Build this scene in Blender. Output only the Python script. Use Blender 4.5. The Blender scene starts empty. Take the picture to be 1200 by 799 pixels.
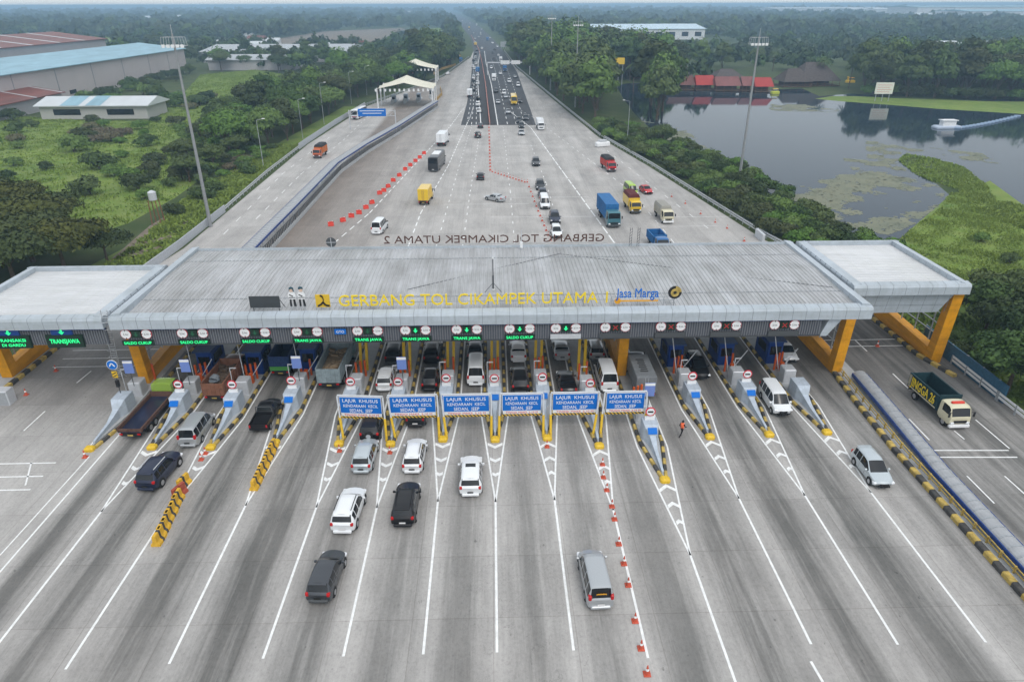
import bpy, math, random
import numpy as np
from mathutils import Matrix, Vector
random.seed(7); rng = np.random.default_rng(7)
R = math.radians
S = bpy.context.scene
COL = S.collection
# ------------------------------------------------------------------ camera
CAM_H = 36.0; FOC = 805.0
YAW, PITCH, ROLL = R(1.6), R(26.1), R(0.15)
_f = np.array([math.sin(YAW)*math.cos(PITCH), math.cos(YAW)*math.cos(PITCH), -math.sin(PITCH)])
_r = np.array([math.cos(YAW), -math.sin(YAW), 0.0]); _u = np.cross(_r, _f)
_r2 = _r*math.cos(ROLL)-_u*math.sin(ROLL); _u2 = _r*math.sin(ROLL)+_u*math.cos(ROLL)
cd = bpy.data.cameras.new('camera'); cam = bpy.data.objects.new('camera', cd); COL.objects.link(cam)
M4 = Matrix(((_r2[0], _u2[0], -_f[0], 0), (_r2[1], _u2[1], -_f[1], 0), (_r2[2], _u2[2], -_f[2], CAM_H), (0, 0, 0, 1)))
cam.matrix_world = M4
cd.sensor_width = 36; cd.lens = 36*FOC/1200; cd.clip_end = 40000; cd.clip_start = 0.5
S.camera = cam
# ------------------------------------------------------------------ light
SUN_EL, SUN_AZ = 52, 158      # azimuth clockwise from +Y (direction the sun is in)
w = bpy.data.worlds.new('World'); S.world = w; w.use_nodes = True
nt = w.node_tree; bg = nt.nodes['Background']
sky = nt.nodes.new('ShaderNodeTexSky'); sky.sky_type = 'NISHITA'; sky.sun_disc = False
sky.sun_elevation = R(SUN_EL); sky.sun_rotation = R(SUN_AZ); sky.air_density = 1.0; sky.dust_density = 5.0; sky.ozone_density = 1.5
hs = nt.nodes.new('ShaderNodeHueSaturation'); hs.inputs['Saturation'].default_value = 0.42
nt.links.new(sky.outputs[0], hs.inputs['Color']); cl = nt.nodes.new('ShaderNodeMix'); cl.data_type = 'RGBA'; cl.inputs[0].default_value = .5; cl.inputs[7].default_value = (11.5, 12.2, 12.7, 1)   # thin even cloud over the clear sky
nt.links.new(hs.outputs[0], cl.inputs[6]); nt.links.new(cl.outputs[2], bg.inputs[0]); bg.inputs[1].default_value = 0.11
sl = bpy.data.lights.new('sun', 'SUN'); sl.energy = 0.7; sl.angle = R(22); sl.color = (1.0, 0.97, 0.92)
so = bpy.data.objects.new('sun', sl); COL.objects.link(so)
_d = Vector((math.sin(R(SUN_AZ))*math.cos(R(SUN_EL)), math.cos(R(SUN_AZ))*math.cos(R(SUN_EL)), math.sin(R(SUN_EL))))
so.rotation_euler = _d.to_track_quat('Z', 'Y').to_euler(); so.location = (0, 0, 200)
S.view_settings.view_transform = 'Standard'; S.view_settings.look = 'None'; S.view_settings.gamma = 1
S.view_settings.use_curve_mapping = False; S.view_settings.exposure = 0.22
S.cycles.max_bounces = 5; S.cycles.diffuse_bounces = 2; S.cycles.glossy_bounces = 2; S.cycles.volume_bounces = 0

# survey of the site: where a sight line of the survey camera meets the plane z
def ray(px, py): return _f+_r2*((px-600)/FOC)-_u2*((py-399.5)/FOC)
def G(px, py, z=0.0):
    r = ray(px, py); t = (z-CAM_H)/r[2]; return (r[0]*t, r[1]*t)
def P(x, y, z):
    v = np.array([x, y, z-CAM_H]); d = v@_f; return 600+FOC*(v@_r2)/d, 399.5-FOC*(v@_u2)/d
def HT(px, py, top):               # height of an upright thing standing at (px,py) whose top is seen at row top
    x, y = G(px, py); r = ray(px, top); t = y/r[1]; return CAM_H+r[2]*t

# ------------------------------------------------------------------ materials
_mc = {}
def mat(name, col, rough=0.6, metal=0.0, var=0.0, scale=3.0, emit=0.0, stretch=(1, 1, 1), stain=0, bump=0.0, coat=0.0, spec=0.28, col2=None):
    if name in _mc: return _mc[name]
    m = bpy.data.materials.new(name); m.use_nodes = True; n = m.node_tree; b = n.nodes['Principled BSDF']
    b.inputs['Base Color'].default_value = (*col, 1); b.inputs['Roughness'].default_value = rough; b.inputs['Metallic'].default_value = metal
    b.inputs['Specular IOR Level'].default_value = spec
    if coat: b.inputs['Coat Weight'].default_value = coat; b.inputs['Coat Roughness'].default_value = 0.05
    if emit: b.inputs['Emission Color'].default_value = (*col, 1); b.inputs['Emission Strength'].default_value = emit
    if var or col2:
        tc = n.nodes.new('ShaderNodeTexCoord'); mp = n.nodes.new('ShaderNodeMapping'); mp.inputs['Scale'].default_value = stretch
        nz = n.nodes.new('ShaderNodeTexNoise'); nz.inputs['Scale'].default_value = scale; nz.inputs['Detail'].default_value = 5; nz.inputs['Roughness'].default_value = 0.65
        n.links.new(tc.outputs['Object'], mp.inputs[0]); n.links.new(mp.outputs[0], nz.inputs[0])
        cr = n.nodes.new('ShaderNodeValToRGB'); cr.color_ramp.elements[0].position = 0.3; cr.color_ramp.elements[1].position = 0.7
        c2 = col2 or tuple(min(1, c*(1+var)) for c in col); c1 = col if col2 else tuple(c*(1-var) for c in col)
        cr.color_ramp.elements[0].color = (*c1, 1); cr.color_ramp.elements[1].color = (*c2, 1)
        n.links.new(nz.outputs[0], cr.inputs[0]); n.links.new(cr.outputs[0], b.inputs['Base Color'])
        if stain:
            last = cr.outputs[0]
            for sc_, st_, lo in ((1.0, (.10, .14, 1), 1-stain), (1.0, (2.2, .09, 1), 1-stain*.7)):
                m2 = n.nodes.new('ShaderNodeMapping'); m2.inputs['Scale'].default_value = st_; n2 = n.nodes.new('ShaderNodeTexNoise'); n2.inputs['Scale'].default_value = sc_; n2.inputs['Detail'].default_value = 8; n2.inputs['Roughness'].default_value = .7
                n.links.new(tc.outputs['Object'], m2.inputs[0]); n.links.new(m2.outputs[0], n2.inputs[0]); c3_ = n.nodes.new('ShaderNodeValToRGB'); c3_.color_ramp.elements[0].position = .36; c3_.color_ramp.elements[1].position = .54
                c3_.color_ramp.elements[0].color = (lo, lo, lo*.98, 1); c3_.color_ramp.elements[1].color = (1, 1, 1, 1); n.links.new(n2.outputs[0], c3_.inputs[0]); x3 = n.nodes.new('ShaderNodeMix'); x3.data_type = 'RGBA'; x3.blend_type = 'MULTIPLY'; x3.inputs[0].default_value = 1
                n.links.new(last, x3.inputs[6]); n.links.new(c3_.outputs[0], x3.inputs[7]); last = x3.outputs[2]
            n.links.new(last, b.inputs['Base Color'])
        if bump:
            bp = n.nodes.new('ShaderNodeBump'); bp.inputs['Strength'].default_value = bump; n.links.new(nz.outputs[0], bp.inputs['Height']); n.links.new(bp.outputs[0], b.inputs['Normal'])
    _mc[name] = m; return m

WHITE = mat('white_paint', (.74, .75, .76), .5, var=.06, scale=2)
MARK = mat('road_marking_paint', (.66,.66,.65), .6, col2=(.86,.87,.87), scale=2.5)
BLACK = mat('black_paint', (.018, .018, .02), .5)
YEL = mat('yellow_paint', (.66, .43, .03), .5, var=.12, scale=5)
KY = mat('kerb_yellow', (.50,.36,.10), .7, var=.40, scale=2.2, stain=.3)
KB = mat('kerb_black', (.03,.03,.032), .75, col2=(.09,.085,.08), scale=1.8)
ORG = mat('orange_cladding', (.72, .32, .012), .5, var=.10, scale=1, stain=.22)
RED = mat('red_plastic', (.62, .05, .03), .5, var=.15, scale=4)
CONE = mat('cone_orange', (.50, .09, .05), .6, var=.15)
BLUE = mat('sign_blue', (.008, .14, .52), .5, spec=.12)
NAVY = mat('navy_paint', (.012, .045, .20), .4)
GREY = mat('grey_steel', (.36, .38, .40), .5, .3, var=.1)
LGREY = mat('light_grey_steel', (.55, .57, .6), .45, .2, var=.08)
DGREY = mat('dark_grey_steel', (.07, .075, .08), .5)
CONC = mat('cast_concrete', (.40, .41, .42), .85, var=.12, scale=1.2)
BCON = mat('pale_blue_concrete', (.46,.52,.60), .7, var=.12, scale=1.5, stain=.2)
GLASS = mat('dark_glass', (.010, .012, .015), .07, spec=.5)
TYRE = mat('tyre_rubber', (.018, .018, .018), .85)
RIM = mat('wheel_rim', (.45, .46, .48), .35, .6)
TAIL = mat('tail_light_red', (.45, .01, .012), .2)
HEAD = mat('head_light_clear', (.75, .77, .8), .12)
PLATE = mat('plate_black', (.02, .02, .02), .5)
WPLATE = mat('plate_white', (.7, .7, .7), .5)
LGRN = mat('led_green', (.02, .75, .22), .5, emit=1.0)
LRED = mat('led_red', (.45,.03,.03), .5, emit=.08)
LDIM = mat('led_dim_green', (.02, .12, .06), .5)
LEDB = mat('led_panel_black', (.012, .03, .02), .5)
BARK = mat('bark', (.10, .075, .055), .9, var=.3, scale=2)

# ------------------------------------------------------------------ mesh helpers
class MB:
    def __init__(s): s.v = []; s.f = []; s.m = []
    def add(s, vs, fs, m=0):
        o = len(s.v); s.v += [tuple(map(float, p)) for p in vs]; s.f += [tuple(i+o for i in f) for f in fs]; s.m += [m]*len(fs); return s
    def box(s, x0, x1, y0, y1, z0, z1, m=0):
        return s.add([(x0,y0,z0),(x1,y0,z0),(x1,y1,z0),(x0,y1,z0),(x0,y0,z1),(x1,y0,z1),(x1,y1,z1),(x0,y1,z1)],
                     [(0,3,2,1),(4,5,6,7),(0,1,5,4),(1,2,6,5),(2,3,7,6),(3,0,4,7)], m)
    def bbox(s, x0, x1, y0, y1, z0, z1, b=.05, m=0):       # box with chamfered upright and top edges
        r0 = [(x0+b,y0),(x1-b,y0),(x1,y0+b),(x1,y1-b),(x1-b,y1),(x0+b,y1),(x0,y1-b),(x0,y0+b)]
        cx, cy = (x0+x1)/2, (y0+y1)/2
        sx = 1-2*b/max(.01, x1-x0); sy = 1-2*b/max(.01, y1-y0)
        vs = [(x,y,z0) for x,y in r0]+[(x,y,z1-b) for x,y in r0]+[(cx+(x-cx)*sx, cy+(y-cy)*sy, z1) for x,y in r0]
        fs = [tuple(range(7,-1,-1)), tuple(range(16,24))]
        for k in (0,8):
            for i in range(8): fs.append((k+i, k+(i+1)%8, k+8+(i+1)%8, k+8+i))
        return s.add(vs, fs, m)
    def cyl(s, p0, p1, r0, r1=None, n=8, m=0, cap=True):
        r1 = r0 if r1 is None else r1; p0 = Vector(p0); p1 = Vector(p1); d = (p1-p0).normalized()
        a = d.orthogonal().normalized(); b = d.cross(a)
        vs = [p0+(a*math.cos(2*math.pi*i/n)+b*math.sin(2*math.pi*i/n))*r0 for i in range(n)]+[p1+(a*math.cos(2*math.pi*i/n)+b*math.sin(2*math.pi*i/n))*r1 for i in range(n)]
        fs = [(i,(i+1)%n,n+(i+1)%n,n+i) for i in range(n)]
        if cap: fs += [tuple(range(n-1,-1,-1)), tuple(range(n,2*n))]
        return s.add(vs, fs, m)
    def prism(s, pts, z0, z1, m=0):
        a = sum(pts[i][0]*pts[(i+1)%len(pts)][1]-pts[(i+1)%len(pts)][0]*pts[i][1] for i in range(len(pts)))
        if a < 0: pts = pts[::-1]
        n = len(pts)
        return s.add([(x,y,z0) for x,y in pts]+[(x,y,z1) for x,y in pts], [tuple(range(n-1,-1,-1)), tuple(range(n,2*n))]+[(i,(i+1)%n,n+(i+1)%n,n+i) for i in range(n)], m)
    def xprism(s, pts, x0, x1, m=0):                        # profile (y,z) swept along x
        a = sum(pts[i][0]*pts[(i+1)%len(pts)][1]-pts[(i+1)%len(pts)][0]*pts[i][1] for i in range(len(pts)))
        if a < 0: pts = pts[::-1]
        n = len(pts)
        return s.add([(x0,y,z) for y,z in pts]+[(x1,y,z) for y,z in pts], [tuple(range(n-1,-1,-1)), tuple(range(n,2*n))]+[(i,(i+1)%n,n+(i+1)%n,n+i) for i in range(n)], m)
    def beam(s, p0, p1, w, h, m=0):                          # rectangular bar
        p0 = Vector(p0); p1 = Vector(p1); d = (p1-p0).normalized(); up = Vector((0,0,1)) if abs(d.z) < .95 else Vector((0,1,0))
        a = d.cross(up).normalized()*w/2; b = a.cross(d).normalized()*h/2
        vs = [p0-a-b, p0+a-b, p0+a+b, p0-a+b, p1-a-b, p1+a-b, p1+a+b, p1-a+b]
        return s.add(vs, [(0,1,2,3),(7,6,5,4),(0,4,5,1),(1,5,6,2),(2,6,7,3),(3,7,4,0)], m)
    def build(s, name, mats, parent=None, smooth=False, loc=None):
        me = mesh_of(name, s.v, s.f, mats if isinstance(mats, (list, tuple)) else [mats], s.m, smooth)
        return link(name, me, parent, loc)
def mesh_of(name, v, f, mats, mi=None, smooth=False):
    me = bpy.data.meshes.new(name); me.from_pydata(v, [], f)
    for m in mats: me.materials.append(m)
    if mi and len(mats) > 1: me.polygons.foreach_set('material_index', mi)
    if smooth: me.shade_smooth(); me.set_sharp_from_angle(angle=R(38))
    me.update(); return me
def np_mesh(name, v, f, mats, mi=None):                     # v (n,3), f (m,k) numpy
    me = bpy.data.meshes.new(name); k = f.shape[1]
    me.vertices.add(len(v)); me.vertices.foreach_set('co', v.astype(np.float32).ravel())
    me.loops.add(f.size); me.loops.foreach_set('vertex_index', f.astype(np.int32).ravel())
    me.polygons.add(len(f)); me.polygons.foreach_set('loop_start', np.arange(0, f.size, k, dtype=np.int32))
    me.polygons.foreach_set('loop_total', np.full(len(f), k, dtype=np.int32))
    for m in mats: me.materials.append(m)
    if mi is not None: me.polygons.foreach_set('material_index', mi.astype(np.int32))
    me.update(calc_edges=True); return me
def link(name, me, parent=None, loc=None):
    o = bpy.data.objects.new(name, me); COL.objects.link(o)
    if parent: o.parent = parent
    if loc: o.location = loc
    return o
def tag(o, label=None, cat=None, group=None, kind=None):
    if label: o['label'] = label
    if cat: o['category'] = cat
    if group: o['group'] = group
    if kind: o['kind'] = kind
    return o
def thing(name, label, cat, loc=(0,0,0), rz=0, group=None):
    o = bpy.data.objects.new(name, None); COL.objects.link(o); o.location = loc; o.rotation_euler = (0,0,rz)
    o.empty_display_size = .2
    return tag(o, label, cat, group)
def struct(name, mb, mats): return tag(mb.build(name, mats), kind='structure')
_kids = {}
def dup(root, loc=None, rz=None, label=None, group=None, parent=None, scale=None):
    r = root.copy(); COL.objects.link(r)
    if parent: r.parent = parent
    if loc: r.location = loc
    if rz is not None: r.rotation_euler = (0,0,rz)
    if scale: r.scale = scale if hasattr(scale, '__len__') else (scale,)*3
    if label: r['label'] = label
    if group: r['group'] = group
    if root.name not in _kids: _kids[root.name] = list(root.children)
    for ch in _kids[root.name]: dup(ch, parent=r)
    return r
# ---- lettering: all words are set once, here
_txt = {}
def make_texts(lst):
    tmp = []
    for key, s, off in lst:
        cu = bpy.data.curves.new('t', 'FONT'); cu.body = s; cu.size = 1; cu.offset = off; cu.extrude = 0.03; cu.align_x = 'CENTER'; cu.resolution_u = 3
        o = bpy.data.objects.new('t', cu); COL.objects.link(o); tmp.append((key, o))
    bpy.context.view_layer.update(); dg = bpy.context.evaluated_depsgraph_get()
    for key, o in tmp:
        me = bpy.data.meshes.new_from_object(o.evaluated_get(dg)); n = len(me.vertices); a = np.empty(n*3, np.float32); me.vertices.foreach_get('co', a)
        _txt[key] = (a.reshape(-1,3).copy(), [tuple(p.vertices) for p in me.polygons]); bpy.data.meshes.remove(me)
    for _, o in tmp:
        cu = o.data; bpy.data.objects.remove(o); bpy.data.curves.remove(cu)
WORDS = ['LAJUR  KHUSUS','KENDARAAN  KECIL','SEDAN,  JEEP','TINGGI MAKS. 2,10 M','SALDO CUKUP','TRANS JAWA','TRANSAKSI','DI GARDU','TRANSJAWA','GERBANG TOL CIKAMPEK UTAMA 1',
         'GERBANG TOL CIKAMPEK UTAMA 2','Jasa Marga','JINGGA 26','2,1m','GTO']
make_texts([(s, s, 0 if s in WORDS[:4]+WORDS[9:12] else .008) for s in WORDS])
def text(mb, key, cx, z, y, width, height, m=0, depth=.04, mirror=False, face=-1):
    """stand the word key upright in the plane y, centred on cx, cap height from z up; face -1 looks towards -y"""
    v, f = _txt[key]; v = v.copy(); x0, x1 = v[:,0].min(), v[:,0].max(); cap = .70
    X = (v[:,0]-(x0+x1)/2)/(x1-x0)*width; Z = z+v[:,1]/cap*height; Y = y+face*(v[:,2]+.03)/.06*depth
    if face > 0: X = -X
    mb.add(np.stack([cx+X, Y, Z], 1), f, m)
def build_letters(mb, mats, parent):
    n = len(mb.v); par = list(range(n))
    def fnd(a):
        while par[a] != a: par[a] = par[par[a]]; a = par[a]
        return a
    keys = {}
    for i, p in enumerate(mb.v):                 # curve meshes split their rims: weld by position
        k = (round(p[0], 3), round(p[1], 3), round(p[2], 3)); keys.setdefault(k, i); par[fnd(i)] = fnd(keys[k])
    for f in mb.f:
        for i in f[1:]: par[fnd(i)] = fnd(f[0])
    comp = {}
    for f in mb.f: comp.setdefault(fnd(f[0]), []).append(f)
    for fs in comp.values():
        used = sorted({i for f in fs for i in f}); mp = {u: k for k, u in enumerate(used)}
        link('letter', mesh_of('letter', [mb.v[u] for u in used], [tuple(mp[i] for i in f) for f in fs], mats), parent)
def pip(poly, x, y):
    c = np.zeros(np.shape(x), bool); j = len(poly)-1
    for i in range(len(poly)):
        xi, yi = poly[i]; xj, yj = poly[j]
        if yi != yj: c ^= ((yi > y) != (yj > y)) & (x < (xj-xi)*(y-yi)/(yj-yi)+xi)
        j = i
    return c
def GP(lst, z=0): return [G(a, b, z) for a, b in lst]
# ================================================================== SETTING
def nodes_ground(name, cols, scales, bump=0.0, rough=.9):
    m = bpy.data.materials.new(name); m.use_nodes = True; n = m.node_tree; b = n.nodes['Principled BSDF']; b.inputs['Roughness'].default_value = rough; b.inputs['Specular IOR Level'].default_value = .15
    tc = n.nodes.new('ShaderNodeTexCoord'); last = None
    for i, sc in enumerate(scales):
        nz = n.nodes.new('ShaderNodeTexNoise'); nz.inputs['Scale'].default_value = sc; nz.inputs['Detail'].default_value = 6; nz.inputs['Roughness'].default_value = .6
        n.links.new(tc.outputs['Object'], nz.inputs[0]); cr = n.nodes.new('ShaderNodeValToRGB'); cr.color_ramp.elements[0].position = .38; cr.color_ramp.elements[1].position = .62
        cr.color_ramp.elements[0].color = (*cols[2*i], 1); cr.color_ramp.elements[1].color = (*cols[2*i+1], 1); n.links.new(nz.outputs[0], cr.inputs[0])
        if last is None: last = cr.outputs[0]
        else:
            mx = n.nodes.new('ShaderNodeMix'); mx.data_type = 'RGBA'; mx.inputs[0].default_value = .5; n.links.new(last, mx.inputs[6]); n.links.new(cr.outputs[0], mx.inputs[7]); last = mx.outputs[2]
    n.links.new(last, b.inputs['Base Color']); return m
GROUND = nodes_ground('ground_vegetation', [(.045,.075,.02),(.075,.105,.03),(.04,.06,.02),(.085,.09,.045)], [.012,.15])
FIELD = nodes_ground('field_grass', [(.11,.19,.03),(.19,.28,.045),(.10,.16,.03),(.21,.22,.09)], [.05,.25])
DIRT = nodes_ground('dirt', [(.16,.13,.10),(.22,.18,.14),(.14,.115,.09),(.25,.21,.17)], [.1,.8])

def concrete_mat():
    m = bpy.data.materials.new('road_concrete'); m.use_nodes = True; n = m.node_tree; N = n.nodes; L = n.links; b = N['Principled BSDF']; b.inputs['Roughness'].default_value = .82; b.inputs['Specular IOR Level'].default_value = .3
    tc = N.new('ShaderNodeTexCoord'); sp = N.new('ShaderNodeSeparateXYZ'); L.new(tc.outputs['Object'], sp.inputs[0])
    def noise(scale, st, det=5, rg=.6):
        mp = N.new('ShaderNodeMapping'); mp.inputs['Scale'].default_value = st; nz = N.new('ShaderNodeTexNoise'); nz.inputs['Scale'].default_value = scale
        nz.inputs['Detail'].default_value = det; nz.inputs['Roughness'].default_value = rg; L.new(tc.outputs['Object'], mp.inputs[0]); L.new(mp.outputs[0], nz.inputs[0]); return nz.outputs[0]
    def math_(op, a, bb, cl=False):
        k = N.new('ShaderNodeMath'); k.operation = op; k.use_clamp = cl
        for i, q in enumerate((a, bb)):
            if isinstance(q, (int, float)): k.inputs[i].default_value = q
            else: L.new(q, k.inputs[i])
        return k.outputs[0]
    def ramp(val, stops):
        cr = N.new('ShaderNodeValToRGB'); e = cr.color_ramp.elements
        while len(e) < len(stops): e.new(.5)
        for el, (p, c) in zip(e, stops): el.position = p; el.color = (c, c, c, 1) if not isinstance(c, tuple) else (*c, 1)
        L.new(val, cr.inputs[0]); return cr.outputs[0]
    def mixc(f, a, bb, mode='MIX'):
        k = N.new('ShaderNodeMix'); k.data_type = 'RGBA'; k.blend_type = mode
        for i, q in ((0, f), (6, a), (7, bb)):
            if isinstance(q, tuple): k.inputs[i].default_value = (*q, 1)
            elif isinstance(q, (int, float)): k.inputs[i].default_value = q
            else: L.new(q, k.inputs[i])
        return k.outputs[2]
    # worn wheel bands, one set per lane, wandering a little
    wob = math_('MULTIPLY', math_('SUBTRACT', noise(.05, (1, .5, 1), 2), .5), 1.2)
    xn = math_('DIVIDE', math_('ADD', math_('ADD', sp.outputs[0], wob), 42), 84)
    st = []
    for i in range(len(LINES)-1):
        a, c = LINES[i], LINES[i+1]; st += [((a+42)/84, 0.0), (((a+c)/2+42)/84, .85 if i % 3 else 1.0)]
    st += [((LINES[-1]+42)/84, 0.0), ((LINES[-1]+3.5+42)/84, .6)]
    band = ramp(xn, st)
    s1 = ramp(noise(1, (.9, .045, 1), 5, .7), [(.36, 0.0), (.64, 1.0)])
    s2 = ramp(noise(1, (.28, .02, 1), 4, .6), [(.38, 0.0), (.66, 1.0)])
    s3 = ramp(noise(1, (.09, .06, 1), 6, .65), [(.35, 0.0), (.65, 1.0)])
    fine = ramp(noise(1, (1.6, .5, 1), 8, .75), [(.25, 0.0), (.75, 1.0)])
    dirt = math_('MULTIPLY', band, math_('ADD', math_('MULTIPLY', s1, .70), .40))
    far = ramp(math_('DIVIDE', sp.outputs[1], 200), [(.40, 1.0), (.55, .22)])
    dirt = math_('MULTIPLY', dirt, far, True)
    dirt = math_('ADD', math_('MULTIPLY', dirt, 1.35), math_('MULTIPLY', s2, .26), True)
    side = ramp(math_('DIVIDE', math_('ADD', sp.outputs[0], 60), 120), [(0, 1.0), (.36, 1.0), (.44, .72), (.56, .72), (.66, 1.0)]); dirt = math_('MULTIPLY', dirt, side)
    col = mixc(dirt, (.49, .472, .455), (.125, .124, .118))
    col = mixc(math_('MULTIPLY', s3, .35), col, (.33, .31, .295))
    # old brownish slabs left of the carriageway beyond the plaza
    lf = math_('MULTIPLY', ramp(math_('DIVIDE', math_('ADD', sp.outputs[0], 60), 60), [(.0, 1.0), (.36, 1.0), (.41, 1.0), (.74, 0.0)]), ramp(math_('DIVIDE', sp.outputs[1], 200), [(.42, 0.0), (.52, 1.0)]))
    rm = ramp(math_('DIVIDE', math_('ADD', sp.outputs[0], 60), 60), [(.36, 0.0), (.39, 1.0)])
    col = mixc(math_('MULTIPLY', math_('MULTIPLY', lf, rm), .9), col, (.20, .165, .14))
    col = mixc(math_('MULTIPLY', math_('SUBTRACT', fine, .5), .5), col, (.5, .5, .5), 'OVERLAY')
    fs = noise(1, (3.2, .10, 1), 6, .7); col = mixc(1.0, col, ramp(fs, [(.3, .90), (.7, 1.07)]), 'MULTIPLY')
    bl = noise(1, (.35, .16, 1), 8, .72); col = mixc(1.0, col, ramp(bl, [(.32, .86), (.66, 1.10)]), 'MULTIPLY')
    gr = noise(1, (5, 3.2, 1), 8, .8); col = mixc(1.0, col, ramp(gr, [(.34, .80), (.48, 1.0), (.68, 1.13)]), 'MULTIPLY')
    sp2 = noise(1, (2.2, 1.4, 1), 3, .5); col = mixc(1.0, col, ramp(sp2, [(.24, .55), (.30, 1.0)]), 'MULTIPLY')
    vo = N.new('ShaderNodeTexVoronoi'); vo.feature = 'DISTANCE_TO_EDGE'; vo.inputs['Scale'].default_value = .13; vo.inputs['Randomness'].default_value = 1.0
    wp = N.new('ShaderNodeMix'); wp.data_type = 'VECTOR'; wp.inputs[0].default_value = .12; nzv = N.new('ShaderNodeTexNoise'); nzv.inputs['Scale'].default_value = .6; nzv.inputs['Detail'].default_value = 6; L.new(tc.outputs['Object'], nzv.inputs[0])
    vs_ = N.new('ShaderNodeVectorMath'); vs_.operation = 'SCALE'; vs_.inputs['Scale'].default_value = 14; L.new(nzv.outputs['Color'], vs_.inputs[0]); va = N.new('ShaderNodeVectorMath'); va.operation = 'ADD'; vq = N.new('ShaderNodeVectorMath'); vq.operation = 'MULTIPLY'; vq.inputs[1].default_value = (1, .35, 1)
    L.new(tc.outputs['Object'], vq.inputs[0]); L.new(vq.outputs[0], va.inputs[0]); L.new(vs_.outputs[0], va.inputs[1]); L.new(va.outputs[0], vo.inputs['Vector'])
    ck = ramp(vo.outputs['Distance'], [(.0, .62), (.004, .80), (.008, 1.0)]); col = mixc(math_('MULTIPLY', ramp(noise(1, (.05,.05,1), 2), [(.45, 0.0), (.6, 1.0)]), .9), col, mixc(1.0, col, ck, 'MULTIPLY'))
    und = ramp(math_('DIVIDE', sp.outputs[1], 200), [(.27, 1.0), (.32, .62), (.40, .62), (.45, 1.0)]); col = mixc(1.0, col, und, 'MULTIPLY')  # darker floor under the toll roof: shade painted into the colour, plus oil dirt
    br = N.new('ShaderNodeTexBrick'); br.offset = 0; br.inputs['Scale'].default_value = 1; br.inputs['Brick Width'].default_value = 5.27; br.inputs['Row Height'].default_value = 5.6
    br.inputs['Mortar Size'].default_value = .035; br.inputs['Mortar Smooth'].default_value = .6; br.inputs['Color1'].default_value = (1,1,1,1); br.inputs['Color2'].default_value = (.86,.86,.86,1); br.inputs['Mortar'].default_value = (.70,.68,.67,1)
    mp = N.new('ShaderNodeMapping'); mp.inputs['Location'].default_value = (.35, 1.2, 0); L.new(tc.outputs['Object'], mp.inputs[0]); L.new(mp.outputs[0], br.inputs[0])
    col = mixc(.9, col, br.outputs[0], 'MULTIPLY')
    L.new(col, b.inputs['Base Color'])
    bp = N.new('ShaderNodeBump'); bp.inputs['Strength'].default_value = .15; bp.inputs['Distance'].default_value = .02; L.new(fine, bp.inputs['Height']); L.new(bp.outputs[0], b.inputs['Normal'])
    return m
LINES = [-35.3, -31.5, -26.2, -20.1, -14.5, -9.6, -4.7, -0.15, 4.6, 9.1, 13.9, 19.5, 24.9, 30.5]
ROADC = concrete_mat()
ASPH = mat('asphalt', (.062, .063, .068), .85, var=.22, scale=1.0, stretch=(1.2, .08, 1))
def sheet(name, pts, z, m, kind='structure'):
    n = len(pts); me = mesh_of(name, [(x, y, z) for x, y in pts], [tuple(range(n))], [m])
    a = sum(pts[i][0]*pts[(i+1)%n][1]-pts[(i+1)%n][0]*pts[i][1] for i in range(n))
    if a < 0: me.flip_normals()
    return tag(link(name, me), kind=kind)

GX = 14000
tag(link('ground', mesh_of('ground', [(-GX,-200,0),(GX,-200,0),(GX,GX,0),(-GX,GX,0)], [(0,1,2,3)], [GROUND])), kind='structure')
HWY_L = [G(540,147), G(547,122), G(551,100), G(555,60), G(551,44), G(541,31), G(531,21), G(521,14), G(512,9.5)]
HWY_R = [G(628,147), G(615,110), G(606,85), G(590,60), G(578,46), G(563,32), G(545,21), G(529,14), G(516,9.5)]
EDGE_L = [(-36.8,85), (-36.7,110), (-36.5,124), (-36.5,168), (-28.4,223), (-19.4,296), (-15.8,345)]
EDGE_R = [(51,85), (47.5,104), (45.7,112.5), (38.6,170.2), (32,213), (24.6,324), (16,462), (11.1,637)]
RAMP_L = [(-53.5,85), (-51,110), (-52.8,203), (-48.9,285), (-26.1,408), (-15,560)]
ROAD_POLY = [(-56,8),(52,8)]+EDGE_R+[(-14.5,639)]+RAMP_L[::-1]
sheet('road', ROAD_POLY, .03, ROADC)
sheet('highway', HWY_L+HWY_R[::-1], .036, ASPH)
MED_L = [G(565,147), G(561,100), G(561,75), G(563,60)]; MED_R = [G(582,147), G(575,100), G(569,75), G(567,60)]
sheet('median_strip', MED_L+MED_R[::-1], .040, mat('median_asphalt', (.045,.045,.048), .9, var=.2))
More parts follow.
